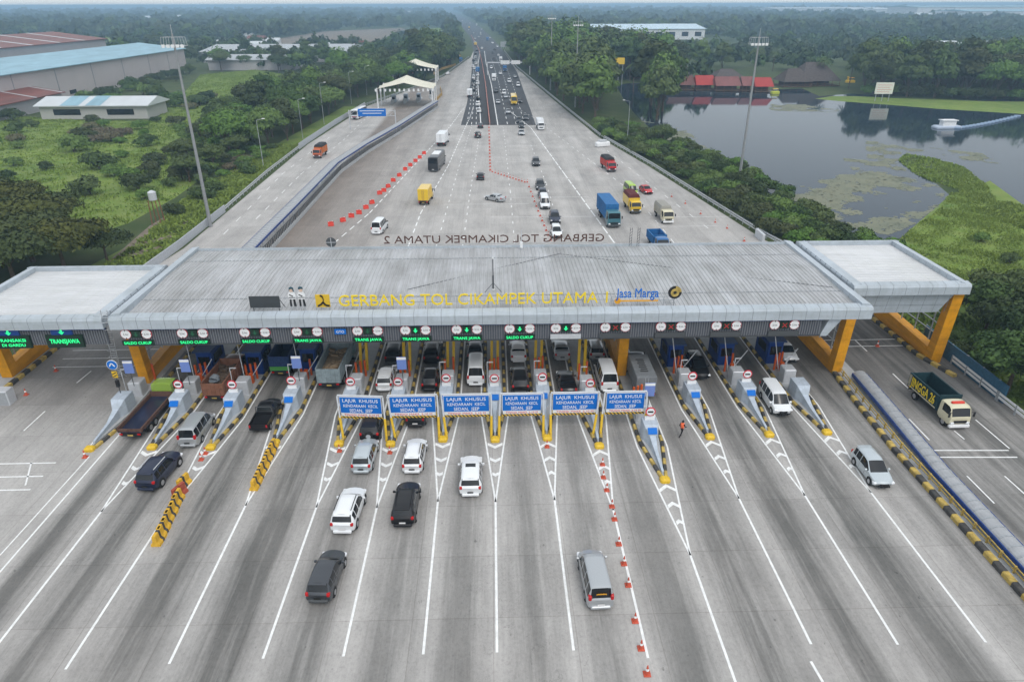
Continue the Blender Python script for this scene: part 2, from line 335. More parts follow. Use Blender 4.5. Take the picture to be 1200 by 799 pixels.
# --- lake
LAKE = [G(*p) for p in [(722,100),(735,98),(770,96),(800,101),(880,106),(940,104),(960,113),(1000,110),(1090,118),(1210,116),(1340,118),(1420,300),(1330,262),(1250,262),(1200,241),(1168,236),(1152,214),(1128,196),(1100,188),(1062,180),(1052,188),(1072,204),(1098,216),(1112,228),(1100,246),(1068,268),(1052,283),(1052,292),(1000,292),(975,272),(940,250),(900,226),(860,200),(815,180),(770,158),(745,135),(730,115)]]
def waterm():
    m = bpy.data.materials.new('lake_water'); m.use_nodes = True; n = m.node_tree; b = n.nodes['Principled BSDF']
    b.inputs['Base Color'].default_value = (.020,.034,.050,1); b.inputs['Roughness'].default_value = .05; b.inputs['Specular IOR Level'].default_value = .32; b.inputs['IOR'].default_value = 1.20
    tc = n.nodes.new('ShaderNodeTexCoord'); nz = n.nodes.new('ShaderNodeTexNoise'); nz.inputs['Scale'].default_value = .8; nz.inputs['Detail'].default_value = 4
    bp = n.nodes.new('ShaderNodeBump'); bp.inputs['Strength'].default_value = .06; bp.inputs['Distance'].default_value = .05
    n.links.new(tc.outputs['Object'], nz.inputs[0]); n.links.new(nz.outputs[0], bp.inputs['Height']); n.links.new(bp.outputs[0], b.inputs['Normal']); return m
WATER = waterm()
sheet('lake', LAKE, .012, WATER)
SPIT = GP([(955,116),(975,113),(1000,113),(1090,117),(1160,119),(1260,120),(1300,133),(1200,134),(1150,131),(1100,128),(1040,123),(985,119)])
sheet('grass_spit', SPIT, .020, FIELD)
# --- fields and paths
FIELD_A = GP([(-60,150),(0,136),(60,139),(110,142),(180,142),(215,110),(235,88),(300,82),(335,88),(325,104),(285,140),(275,170),(250,200),(205,232),(150,262),(60,290),(0,300),(-80,300)])
FIELD_B = GP([(1052,292),(1068,268),(1112,230),(1160,212),(1200,241),(1260,262),(1340,280),(1500,420),(1300,560),(1200,500),(1110,400),(1060,340)])
sheet('field', FIELD_A, .010, FIELD)
sheet('grass_bank', FIELD_B, .022, FIELD)
sheet('verge', [(-55,88),(-52.6,110),(-54.3,203),(-50.5,285),(-58,285),(-62,203),(-61,110),(-64,88)], .014, FIELD)
sheet('dirt_path', GP([(300,184),(292,182),(255,212),(215,240),(175,265),(100,330),(150,335),(188,292),(240,240),(278,205)]), .018, DIRT)
sheet('industrial_yard', GP([(380,37),(470,33),(480,37),(460,52),(385,58),(300,64),(310,48)]), .010, DIRT)
sheet('far_field', GP([(470,36),(520,33),(528,44),(500,56),(470,50)]), .010, FIELD)
sheet('far_paddock', GP([(0,45),(60,41),(170,44),(150,48),(40,52),(0,53)]), .010, FIELD)

# --- painted markings: each line one strip
def strip(mb, pts, w, z=.046, dash=None):
    p = [Vector((a, b, 0)) for a, b in pts]
    for i in range(len(p)-1):
        d = p[i+1]-p[i]; Ln = d.length; d.normalize(); nrm = Vector((-d.y, d.x, 0))*w/2
        segs = [(0, Ln)] if not dash else [(k, min(k+dash[0], Ln)) for k in np.arange(0, Ln, dash[0]+dash[1])]
        for a, b in segs:
            q0 = p[i]+d*a; q1 = p[i]+d*b; mb.add([(q.x, q.y, z) for q in (q0-nrm, q1-nrm, q1+nrm, q0+nrm)], [(0,1,2,3)])
mk = MB()
NOSE = [(-36.6,52.3,0),(-31.1,52.4,1),(-25.8,52.2,1),(-20.2,52.8,1),(-14.3,52.4,1),(-9.6,52.2,1),(-4.9,52.8,1),(-0.1,52.6,1),(4.7,52.7,1),(9.3,51.3,1),(14.1,46.2,1),(19.7,52.4,1),(25.3,52.6,1),(30.8,52.8,1)]
START = [27,25,29.3,29.5,29.7,29.7,29.7,29.7,29.7,29,24,29.7,29.5,29.5]
HWID = 1.02
for (nx, ny, tri), x0, s in zip(NOSE, LINES, START):
    if not tri: strip(mk, [(x0, s), (x0+.3, 84)], .15); continue
    L0 = ny-8.6; wide = HWID+.34
    strip(mk, [(x0, s), (x0+(nx-x0)*.4, L0)], .17)
    yb = ny+5
    for sd in (-1, 1): strip(mk, [(x0+(nx-x0)*.4, L0), (nx+sd*wide, yb), (nx+sd*wide, 82)], .15)
    for q in (1.6, 3.5, 5.6, 7.8):
        yy = ny-.9-(8-q)*.95+.3; hw = wide*(yy-L0)/(yb-L0)-.1; t = .28
        if hw < .12: continue
        cxx = nx+(x0-nx)*.15
        dv = hw*.75 if ny and nx < 2 else -hw*.9; y2 = yy+(0 if dv > 0 else hw*.6); t = .42
        mk.add([(cxx-hw,y2+dv,.05),(cxx,y2,.05),(cxx,y2-t,.05),(cxx-hw,y2+dv-t,.05)], [(0,3,2,1)])
        mk.add([(cxx+hw,y2+dv,.05),(cxx,y2,.05),(cxx,y2-t,.05),(cxx+hw,y2+dv-t,.05)], [(0,1,2,3)])
strip(mk, [G(950,775), G(964,799)], .17)
# far-left lanes (transit road) and far-right lanes
for yy in (46.8, 48.6, 50.5): strip(mk, [(-54, yy), (-38.6, yy)], .16)
for yy in (68.5, 70.5, 72.6): strip(mk, [(-49, yy), (-38.8, yy)], .14)
strip(mk, [G(0,651), G(105,535)], .12)
for a, b in (((30,569),(37,542)),((125,500),(103,526)),((53,482),(28,505)),((107,435),(90,449))): strip(mk, [G(*a), G(*b)], .14)
for a, b in (((1013,440),(1031,458)),((1046,438),(1066,457)),((1065,491),(1089,516)),((1133,558),(1165,590)),((1177,558),(1215,592)),((1002,399),(1016,412)),((1118,505),(1130,515)),((1143,492),(1183,526))): strip(mk, [G(*a), G(*b)], .14)
for yy in ((70.6, 72.3)): strip(mk, [(38.5, yy), (51, yy)], .14)
for py in (528, 536): strip(mk, [G(1090 if py < 530 else 1099, py), G(1182 if py < 530 else 1192, py)], .16)
# beyond the gantry
strip(mk, [G(380,295), G(433,250), G(493,186), G(528,148), G(544,126)], .22, dash=(2.4,1.6))
strip(mk, [G(478,290), G(493,250), G(525,195), G(551,137), G(555,125)], .22, dash=(2.4,1.6))
strip(mk, [G(511,290), G(538,195), G(553,147)], .15, dash=(1.6,3.2))
strip(mk, [G(542,290), G(551,225), G(562,158)], .15, dash=(1.6,3.2))
strip(mk, [G(603,285), G(598,225), G(590,150)], .15, dash=(1.6,4.0))
strip(mk, [G(720,285), G(662,205), G(622,150), G(594,128)], .26, dash=(4.4,.9))
strip(mk, [G(660,282), G(640,215), G(622,170)], .15, dash=(1.6,4.0))
strip(mk, [G(790,285), G(740,225), G(625,138), G(606,127)], .15, dash=(2.2,3.4))
strip(mk, [G(830,268), G(760,215), G(690,160)], .14, dash=(2.2,5))
for p in ((520,240,620),(575,255,700),(590,232,690),(600,210,670),(580,190,640),(575,172,630),(760,255,860),(770,266,840)):
    strip(mk, [G(p[0],p[1]), G(p[2],p[1]-1)], .10)
strip(mk, [G(300,257), G(352,205), G(402,165), G(437,131), G(462,115)], .16, dash=(3,3.5))
strip(mk, [G(262,275), G(330,205), G(390,158)], .14, dash=(3,5))
strip(mk, [G(320,262), G(375,215), G(415,178), G(470,150)], .14)
for t in (.28, .5, .72):                          # highway lane dashes
    for A, B in ((HWY_L, MED_L), (MED_R, HWY_R)):
        q = []
        for py in (146, 128, 110, 95, 80, 68):
            def at_row(ch):
                for (xa, ya), (xb, yb_) in zip(ch[:-1], ch[1:]):
                    yt = G(575, py)[1]
                    if ya <= yt <= yb_ or yb_ <= yt <= ya: return xa+(xb-xa)*(yt-ya)/(yb_-ya)
                return ch[0][0] if yt < ch[0][1] else ch[-1][0]
            q.append((at_row(A)*(1-t)+at_row(B)*t, G(575, py)[1]))
        strip(mk, q, .2, z=.052, dash=(5, 7))
for ch, s in ((MED_L, -.4), (MED_R, .4)): strip(mk, [(x+s, y) for x, y in ch], .3, z=.052)
struct('road_markings', mk, [MARK])

# ================================================================== TOLL GANTRY
def roof_mat(name, c1, c2, stretch):
    return mat(name, c1, .5, .1, col2=c2, scale=1.0, stretch=stretch, stain=.20 if c1[0] < .4 else .08)
ROOFM = roof_mat('weathered_sheet_roof', (.34,.34,.345), (.52,.53,.55), (.7,.12,1))
ROOFW = roof_mat('pale_sheet_roof', (.50,.51,.525), (.62,.63,.645), (.15,.6,1))
CORN = mat('grey_composite_panel', (.44,.49,.54), .45, .1, var=.06, scale=.6, stain=.14)
CORNT = mat('panel_joint', (.20,.22,.25), .6)
SLAT = mat('slatted_fascia', (.10,.108,.13), .55, .2, var=.15)
SOFF = mat('dark_soffit', (.05,.05,.055), .8)
gan = thing('toll_gate_roof', 'long grey ribbed main canopy roof over the toll lanes, with yellow letters along its front', 'toll gate', (0,70,0))
GY = 70
def local(mb, oy=GY, ox=0): mb.v = [(x-ox, y-oy, z) for x, y, z in mb.v]; return mb
X0, X1, YF, YB = -36.6, 36.9, 60.3, 80.8
rb = MB(); n = 165; pts = []
for i in range(n):
    xa = X0+.9+(X1-X0-1.8)*i/n; dx = (X1-X0-1.8)/n
    for fx, dz in ((0,0),(.60,0),(.70,.075),(.90,.075)): pts.append((xa+dx*fx, dz))
pts.append((X1-.9, 0))
YR = 71.5
for (ya, za, yb, zb) in ((YF+1.0, 9.05, YR, 9.5), (YR, 9.5, YB-.5, 9.35)):
    vs = [(x, ya, za+d) for x, d in pts]+[(x, yb, zb+d) for x, d in pts]; k = len(pts)
    rb.add(vs, [(i, i+1, k+i+1, k+i) for i in range(k-1)])
roof_o = local(rb).build('roof', [ROOFM], gan)
ov = MB()
for yy, zz in ((65.2, 9.05+.45*(65.2-61.3)/10.2), (76.2, 9.5-.15*(76.2-71.5)/8.8)): ov.box(X0+1, X1-1, yy-.03, yy+.03, zz+.02, zz+.092)
local(ov).build('sheet_overlap', [GREY], gan)
sb = MB(); sb.box(X0+.3, X1-.3, YF+1.2, YB-.3, 8.15, 8.9); local(sb).build('soffit', [SOFF], gan)
cb = MB()
def cornice_x(mb, x0, x1, y, zb, zt, dirn, inset=.95, pw=1.30, dz=0.0):
    # front face leaning + sloped top; dirn +1 when the roof lies towards +y
    mb.xprism([(y, zb), (y, zt-.25), (y+dirn*.12, zt), (y+dirn*inset, zt+.12+dz), (y+dirn*inset, zb)], x0, x1, 0)
    k = int((x1-x0)/pw)
    for i in range(1, k):
        x = x0+(x1-x0)*i/k
        mb.xprism([(y-dirn*.004, zb+.02), (y-dirn*.004, zt-.24), (y+dirn*.116, zt+.006), (y+dirn*inset*.98, zt+.126+dz), (y+dirn*inset*.98, zb+.05)], x-.022, x+.022, 1)
def cornice_y(mb, y0, y1, x, zb, zt, dirn, inset=.9):
    pr = [(x, zb), (x, zt-.2), (x+dirn*.1, zt), (x+dirn*inset, zt+.12), (x+dirn*inset, zb)]
    vs = [(a, y0, b) for a, b in pr]+[(a, y1, b) for a, b in pr]
    mb.add(vs, [(0,1,2,3,4),(9,8,7,6,5)]+[(i, 5+i, 5+(i+1)%5, (i+1)%5) for i in range(5)], 0)
    k = int((y1-y0)/1.3)
    for i in range(1, k):
        y = y0+(y1-y0)*i/k; mb.box(min(x-dirn*.004, x+dirn*inset), max(x-dirn*.004, x+dirn*inset), y-.02, y+.02, zb+.03, zt+.0, 1)
cornice_x(cb, X0, X1, YF, 8.25, 9.45, 1)
local(cb).build('front_cornice', [CORN, CORNT], gan)
cb = MB(); cornice_x(cb, X0, X1, YB, 8.5, 9.55, -1, inset=.6, pw=2.6); local(cb).build('rear_cornice', [CORN, CORNT], gan)
for s in (0, 1):
    cb = MB(); x = X0-.003 if s == 0 else X1+.003
    cornice_y(cb, YF+.5, YB+.003, x, 8.2, 9.62, 1 if s == 0 else -1, .98); local(cb).build('side_cornice', [CORN, CORNT], gan)
fb = MB(); fb.box(X0+1.2, X1-4.6, 60.75, 60.95, 6.45, 8.24, 0)
x = X0+1.25
while x < X1-4.7: fb.box(x, x+.09, 60.66, 60.75, 6.5, 8.2, 1); x += .24
fb.box(X0+1.2, X1-4.6, 60.62, 60.98, 8.06, 8.22, 2); fb.box(X0+1.2, X1-4.6, 60.6, 60.98, 6.36, 6.449, 3)
local(fb).build('slatted_fascia', [SLAT, mat('fascia_rib', (.19,.20,.22), .5, .2), NAVY, DGREY], gan)
eb = MB(); eb.add([(X1-4.6,60.7,6.3),(X1-3.9,60.7,6.3),(X1-2.6,60.7,8.24),(X1-3.9,60.7,8.24),(X1-4.6,62.5,6.3),(X1-3.9,62.5,6.3),(X1-2.6,62.5,8.24),(X1-3.9,62.5,8.24)],
      [(0,1,2,3),(7,6,5,4),(0,4,5,1),(1,5,6,2),(2,6,7,3),(3,7,4,0)]); local(eb).build('end_bracket', [CORN], gan)
for yy in (65, 71, 77):
    bb = MB(); bb.box(X0+1, X1-1, yy-.2, yy+.2, 7.7, 8.14); local(bb).build('girder', [DGREY], gan)
# front columns and deep portal frames of the gantry, clad orange
def portal(parent, x, y0, y1, top, w=1.0, oy=GY, glass=False):
    m = MB()
    m.add([(x-w/2,y0+.2,0),(x+w/2,y0+.2,0),(x+w/2,y0+1.5,0),(x-w/2,y0+1.5,0),(x-w/2,y0-.4,top),(x+w/2,y0-.4,top),(x+w/2,y0+.6,top),(x-w/2,y0+.6,top)],
          [(0,3,2,1),(4,5,6,7),(0,1,5,4),(1,2,6,5),(2,3,7,6),(3,0,4,7)])
    local(m, oy).build('front_column', [ORG], parent)
    m = MB(); m.add([(x-w/2+.003,y0+1.5,.0),(x+w/2-.003,y0+1.5,.0),(x+w/2-.003,y1-1.2,.0),(x-w/2+.003,y1-1.2,.0),(x-w/2+.003,y0+1.4,1.5),(x+w/2-.003,y0+1.4,1.5),(x+w/2-.003,y1-1.2,1.9),(x-w/2+.003,y1-1.2,1.9)],
          [(0,3,2,1),(4,5,6,7),(0,1,5,4),(1,2,6,5),(2,3,7,6),(3,0,4,7)])
    local(m, oy).build('plinth', [ORG], parent)
    m = MB()
    m.add([(x-w/2,y1-1.2,0),(x+w/2,y1-1.2,0),(x+w/2,y1,0),(x-w/2,y1,0),(x-w/2,y1-1.5,top),(x+w/2,y1-1.5,top),(x+w/2,y1+.2,top),(x-w/2,y1+.2,top)],
          [(0,3,2,1),(4,5,6,7),(0,1,5,4),(1,2,6,5),(2,3,7,6),(3,0,4,7)])
    local(m, oy).build('rear_column', [ORG], parent)
    m = MB()
    for k in range(4):
        yy = y0+2.4+k*(y1-y0-4.4)/3; m.box(x-.06, x+.06, yy-.05, yy+.05, 1.9, top)
    for z in (3.0, 4.2, 5.4): m.box(x-.055, x+.055, y0+1.6, y1-1.5, z, z+.08)
    local(m, oy).build('lattice', [GREY], parent)
for x in (-36.9, 13.5, 36.9): portal(gan, x, 64.0, 77.0, 8.15)
# expansion stains and service cable on the roof
m = MB(); pr = [(-9,66.8),(8,77.4),(20,72),(35.4,66)]
for a, b in zip(pr[:-1], pr[1:]): m.cyl((a[0],a[1],9.42 if a[1] > 70 else 9.4), (b[0],b[1],9.52 if b[1] > 70 else 9.35), .03, n=5)
local(m).build('roof_cable', [DGREY], gan)

def side_canopy(name, label, x0, x1, y0, y1, zt, cols, front_drop, tilt=.2):
    g = thing(name, label, 'canopy', (0, GY, 0))
    b = MB(); n = 26; ps = []
    for i in range(n):
        ya = y0+.9+(y1-y0-1.8)*i/n; dy = (y1-y0-1.8)/n
        for f, dz in ((0,0),(.7,0),(.78,.05),(.94,.05)): ps.append((ya+dy*f, dz))
    ps.append((y1-.9, 0)); k = len(ps)
    b.add([(x0+.9, y, zt-.4+d) for y, d in ps]+[(x1-.9, y, zt-.4+d) for y, d in ps], [(i, k+i, k+i+1, i+1) for i in range(k-1)])
    local(b).build('roof', [ROOFW], g)
    b = MB(); b.box(x0+.5, x1-.5, y0+1.0, y1-.7, 8.0, zt-.55); local(b).build('soffit', [SOFF], g)
    b = MB(); cornice_x(b, x0, x1, y0, zt-1.1, zt, 1, inset=.9); local(b).build('front_cornice', [CORN, CORNT], g)
    b = MB(); cornice_x(b, x0, x1, y1, zt-1.1, zt, -1, inset=.9); local(b).build('rear_cornice', [CORN, CORNT], g)
    for s in (0, 1):
        b = MB(); cornice_y(b, y0+.4, y1-.4, x0-.003 if s == 0 else x1+.003, zt-1.1, zt+.02, 1 if s == 0 else -1); local(b).build('side_cornice', [CORN, CORNT], g)
    if front_drop:
        b = MB(); zb = 6.3
        b.add([(x0+.4,y0+.9,zb),(x1-2.3,y0+.9,zb),(x1-1.2,y0+.5,zt-1.11),(x0+.4,y0+.5,zt-1.11),(x0+.4,y0+1.3,zb),(x1-2.3,y0+1.3,zb),(x1-1.2,y0+1.3,zt-1.11),(x0+.4,y0+1.3,zt-1.11)],
              [(0,1,2,3),(7,6,5,4),(0,4,5,1),(1,5,6,2),(2,6,7,3),(3,7,4,0)], 0)
        for i in range(1, 9):
            x = x0+.4+i*1.3; b.add([(x-.02,y0+.893,zb),(x+.02,y0+.893,zb),(x+.02,y0+.493,zt-1.12),(x-.02,y0+.493,zt-1.12)], [(0,1,2,3)], 1)
        b.add([(x0+.4,y0+.688,7.22),(x1-2.0,y0+.688,7.22),(x1-2.0,y0+.68,7.26),(x0+.4,y0+.68,7.26)], [(0,1,2,3)], 1)
        local(b).build('fascia', [CORN, CORNT], g)
    else:
        b = MB(); b.box(x0+.3, x1-.1, y0+.45, y0+.6, 6.45, zt-1.12, 0)
        x = x0+.35
        while x < x1-.3: b.box(x, x+.09, y0+.36, y0+.45, 6.5, zt-1.15, 1); x += .24
        b.box(x0+.3, x1-.1, y0+.33, y0+.62, zt-1.3, zt-1.115, 2)
        local(b).build('slatted_fascia', [SLAT, mat('fascia_rib', (.19,.20,.22)), NAVY], g)
    for x in cols: portal(g, x, y0+.9 if front_drop else 65.8, y1-1.5, zt-1.2, w=1.1)
    return g
side_canopy('side_canopy', 'pale flat side canopy on the left, joined to the main toll roof', -52.6, -37.3, 60.5, 75.6, 9.35, [-52.3], False)
side_canopy('side_canopy', 'pale flat side canopy on the right with panelled fascia and orange portal below', 37.3, 49.7, 65.2, 80.4, 9.75, [49.0], True)

# ---- roof-top lettering and signs
def frame_rails(mb, x0, x1, y, z0, zs, m, every=2.4):
    for z in zs: mb.beam((x0, y, z), (x1, y, z), .05, .05, m)
    x = x0
    while x <= x1+.01: mb.beam((x, y+.02, z0), (x, y+.02, zs[-1]), .05, .05, m); x += every
def wx(px, y, z):                                   # x of the sight line px at plane y, height z
    lo, hi = -80., 80.
    for _ in range(40):
        mid = (lo+hi)/2
        if P(mid, y, z)[0] < px: lo = mid
        else: hi = mid
    return (lo+hi)/2
YL = 62.0; zb = 9.75
t = thing('roof_sign', 'yellow upright letters GERBANG TOL CIKAMPEK UTAMA 1 on the front of the main roof', 'sign', (0, YL, 9.2))
m = MB(); xa, xb = wx(397, YL, 10.3), wx(712, YL, 10.3); text(m, WORDS[9], (xa+xb)/2, .5, 0, xb-xa, 1.15, depth=.14)
build_letters(m, [mat('bright_yellow_letter', (.8,.60,.03), .5)], t)
m = MB(); frame_rails(m, xa-1, xb+.6, .12, -.1, (.75, 1.35), 0, 3.1); m.build('frame', [GREY], t)
t = thing('logo_sign', 'blue Jasa Marga lettering with thin orange underline on the roof front', 'sign', (0, YL, 9.2))
m = MB(); xa, xb = wx(722, YL, 10.6), wx(772, YL, 10.6); text(m, 'Jasa Marga', (xa+xb)/2, 1.0, 0, xb-xa, .95, depth=.12); build_letters(m, [BLUE], t)
m = MB(); m.box(xa+.3, xb, -.06, .0, .55, .70); m.cyl((xa+.2,-.03,.62),(xa+.2,.04,.62),.32,n=12); m.build('underline', [mat('orange_letter', (.75,.36,.03), .5)], t)
m = MB(); frame_rails(m, xa-.4, xb+1.6, .12, -.1, (.6, .98), 0, 2.6); m.build('frame', [GREY], t)
def ring(mb, cx, cz, y0, y1, ri, ro, a0, a1, n, m):
    vs = []
    for i in range(n+1):
        a = a0+(a1-a0)*i/n; c, s = math.cos(a), math.sin(a)
        vs += [(cx+c*ri,y0,cz+s*ri),(cx+c*ro,y0,cz+s*ro),(cx+c*ro,y1,cz+s*ro),(cx+c*ri,y1,cz+s*ri)]
    fs = []
    for i in range(n):
        a = 4*i; b = a+4; fs += [(a,a+1,b+1,b),(a+1,a+2,b+2,b+1),(a+2,a+3,b+3,b+2),(a+3,a,b,b+3)]
    fs += [(3,2,1,0),(4*n,4*n+1,4*n+2,4*n+3)]; mb.add(vs, fs, m)
t = thing('round_emblem', 'round black and yellow emblem disc at the right end of the roof letters', 'emblem', (wx(791, YL, 10.6), YL, 9.2))
m = MB(); m.cyl((0,0,1.42),(0,.1,1.42),.66,n=24,m=0); m.build('disc', [BLACK], t)
m = MB(); ring(m, 0, 1.42, -.04, .03, .17, .42, 0, 2*math.pi, 24, 0); m.build('inner_ring', [KY], t)
m = MB(); ring(m, .02, 1.45, -.045, .02, .40, .62, R(5), R(88), 8, 0); m.build('yellow_sector', [KY], t)
m = MB(); m.cyl((0,.06,-.1),(0,.06,.78),.04,n=6); m.build('post', [GREY], t)
t = thing('square_emblem', 'square yellow emblem with curved black lines left of the roof letters', 'emblem', (wx(378, YL, 10.3), YL, 9.2))
m = MB(); m.box(-.68,.68,0,.1,.38,1.68); m.build('panel', [YEL], t)
m = MB()
def thick(mb, pts, w, y=-.03, m=0):
    for a, b in zip(pts[:-1], pts[1:]): mb.beam((a[0], y, a[1]), (b[0], y, b[1]), .05, w, m)
thick(m, [(-.2,1.62),(.02,1.5),(.1,1.2),(.05,.95),(-.15,.72),(-.5,.5)], .17); thick(m, [(.02,.9),(.25,.6),(.62,.52)], .17); m.build('black_curves', [BLACK], t)
m = MB(); m.cyl((0,.08,-.1),(0,.08,.4),.035,n=6); m.build('post', [GREY], t)
# flat cut-out figures of two toll officers
def cutout(px, label, cap):
    t = thing('cutout_figure', label, 'cut-out figure', (wx(px, YL, 10.3), YL, 9.2))
    sh = lambda p, z0, z1, nm, m_: (lambda mb: (mb.add([(x,-.02,z) for x, z in p]+[(x,.02,z) for x, z in p], [tuple(range(len(p))), tuple(range(2*len(p)-1, len(p)-1, -1))]+[(i,len(p)+i,len(p)+(i+1)%len(p),(i+1)%len(p)) for i in range(len(p))]), mb.build(nm, [m_], t)))(MB())
    sh([(-.30,.52),(-.12,.52),(-.10,1.25),(-.28,1.25)],0,0,'trouser_leg', BLACK); sh([(.08,.52),(.32,.52),(.24,1.25),(.06,1.25)],0,0,'trouser_leg', BLACK)
    sh([(-.32,1.26),(.30,1.26),(.36,1.7),(.26,1.95),(.1,2.02),(-.1,2.02),(-.28,1.95),(-.38,1.7)],0,0,'shirt', WHITE)
    sh([(-.14,2.0),(.14,2.0),(.18,2.25),(.1,2.4),(-.1,2.4),(-.18,2.25)],0,0,'face', mat('painted_skin', (.62,.45,.36), .7))
    hp = [(-.22,2.25),(-.1,2.3),(.12,2.33),(.24,2.28),(.2,2.5),(0,2.58),(-.2,2.5)] if cap else [(-.22,2.1),(-.12,2.3),(.1,2.34),(.18,2.0),(.26,2.1),(.2,2.48),(0,2.56),(-.2,2.45)]
    m = MB(); m.add([(x,-.045,z) for x, z in hp]+[(x,.0,z) for x, z in hp], [tuple(range(len(hp))), tuple(range(2*len(hp)-1, len(hp)-1, -1))]+[(i,len(hp)+i,len(hp)+(i+1)%len(hp),(i+1)%len(hp)) for i in range(len(hp))]); m.build('cap' if cap else 'hair', [mat('officer_cap', (.03,.08,.11), .6)], t)
    m = MB(); m.box(-.3,.3,-.045,-.021,1.4,1.47); m.beam((-.25,-.03,1.75),(.1,-.03,1.55),.03,.09); m.build('belt', [BLACK], t)
    m = MB(); m.beam((-.2,.06,-.1),(-.2,.06,.9),.04,.04); m.beam((.2,.06,-.1),(.2,.06,.9),.04,.04); m.build('support', [GREY], t)
cutout(343, 'flat cut-out officer with dark hair, left one of the two beside the black board', False)
cutout(354, 'flat cut-out officer with dark cap, right one of the two beside the yellow emblem', True)
t = thing('roof_board', 'blank black rectangular board on legs on the left front of the main roof', 'board', (wx(310, YL, 10.3), YL, 9.2))
m = MB(); m.box(-1.45,1.45,-.05,.06,.42,1.6); m.build('panel', [mat('charcoal_board', (.05,.055,.06), .6)], t)
for s in (-1.2, 1.25):
    m = MB(); m.beam((s,.1,-.1),(s,.1,.6),.06,.06); m.beam((s,.1,1.5),(s+.3,1.1,-.05),.05,.05); m.build('leg', [DGREY], t)
# rear letters face the other way
t = thing('roof_sign', 'brown letters on the rear roof edge seen from behind and mirrored', 'sign', (0, 80.6, 9.4))
xa, xb = wx(450, 80.6, 10.2), wx(708, 80.6, 10.2)
m = MB(); text(m, WORDS[10], (xa+xb)/2, .5, 0, xb-xa, .95, depth=.12, face=1); build_letters(m, [mat('brown_letter', (.09,.045,.035), .6)], t)
m = MB(); frame_rails(m, xa-.5, xb+.5, -.06, -.1, (.35,), 0, 2.2); m.build('frame', [GREY], t)
t = thing('roof_disc', 'grey round disc seen from behind on the rear roof edge', 'sign', (wx(388, 80.6, 10.1), 80.6, 9.4))
m = MB(); m.cyl((0,0,.75),(0,.06,.75),.62,n=20); m.build('disc', [DGREY], t)
m = MB(); m.beam((-.6,-.03,.75),(.6,-.03,.75),.05,.05); m.beam((0,-.04,-.1),(0,-.04,1.3),.06,.06); m.build('bracket', [LGREY], t)
t = thing('roof_mast', 'thin aerial mast on splayed legs in the middle of the main roof', 'mast', (wx(578, 66.5, 9.3), 66.5, 9.35))
m = MB(); m.cyl((0,0,0),(0,0,1.6),.09,n=8); m.cyl((0,0,1.6),(0,0,3.4),.05,n=8); m.build('pole', [DGREY], t)
for a in (R(215), R(325), R(90)):
    m = MB(); m.beam((0,0,.8),(math.cos(a)*1.1,math.sin(a)*.9,-.1),.04,.04); m.build('leg', [DGREY], t)
m = MB(); m.cyl((0,0,3.4),(0,0,3.55),.09,n=8); m.build('cap', [WHITE], t); m = MB(); m.cyl((0,0,.02),(0,0,.14),.14,n=8); m.build('foot', [WHITE], t)
t = thing('roof_mast', 'short white camera mast at the rear roof edge among the mirrored letters', 'mast', (wx(611, 79.2, 9.4), 79.2, 9.5))
m = MB(); m.cyl((0,0,0),(0,0,2.4),.05,n=8); m.build('pole', [LGREY], t); m = MB(); m.box(-.15,.15,-.15,.15,.2,.9); m.build('box', [WHITE], t)
for px in (739, 748):
    t = thing('lattice_mast', 'small lattice mast at rear roof edge, %s of a pair right of the mirrored letters' % ('left' if px < 742 else 'right'), 'mast', (wx(px, 80.2, 10.2), 80.2, 9.4))
    m = MB()
    for s in (-.13, .13): m.beam((s,0,-.1),(s,0,2.3),.04,.04)
    for k in range(6): m.beam((-.13,0,.1+k*.36),(.13,0,.4+k*.36),.03,.03)
    m.build('lattice', [DGREY], t)
t = thing('access_ladder', 'tall caged steel ladder leaning from the road up to the roof corner', 'ladder', (*G(140,443), 0))
bx, by = G(139,443); tx, ty, tz = wx(122, 60.1, 9.8), 60.1, 10.4
for s in (-.3, .3):
    m = MB(); m.beam((s,0,0),(tx-bx+s,ty-by,tz),.06,.06); m.build('rail', [LGREY], t)
for k in range(1, 30):
    m = MB(); f = k/30; m.beam((-.3+(tx-bx)*f,(ty-by)*f,tz*f),(.3+(tx-bx)*f,(ty-by)*f,tz*f),.04,.04); m.build('rung', [LGREY], t)
for k in range(8, 30, 3):
    m = MB()
    f = k/30; cx_, cy_, cz_ = (tx-bx)*f, (ty-by)*f, tz*f
    q = [(cx_-.3,cy_,cz_),(cx_-.34,cy_-.4,cz_),(cx_,cy_-.62,cz_),(cx_+.34,cy_-.4,cz_),(cx_+.3,cy_,cz_)]
    for a, b in zip(q[:-1], q[1:]): m.beam(a, b, .04, .04)
    m.build('cage_hoop', [LGREY], t)
m = MB(); m.beam((-.6,0,.02),(.9,0,1.3),.05,.05); m.beam((.6,.4,0),(-.2,0,1.3),.05,.05); m.build('brace', [LGREY], t)

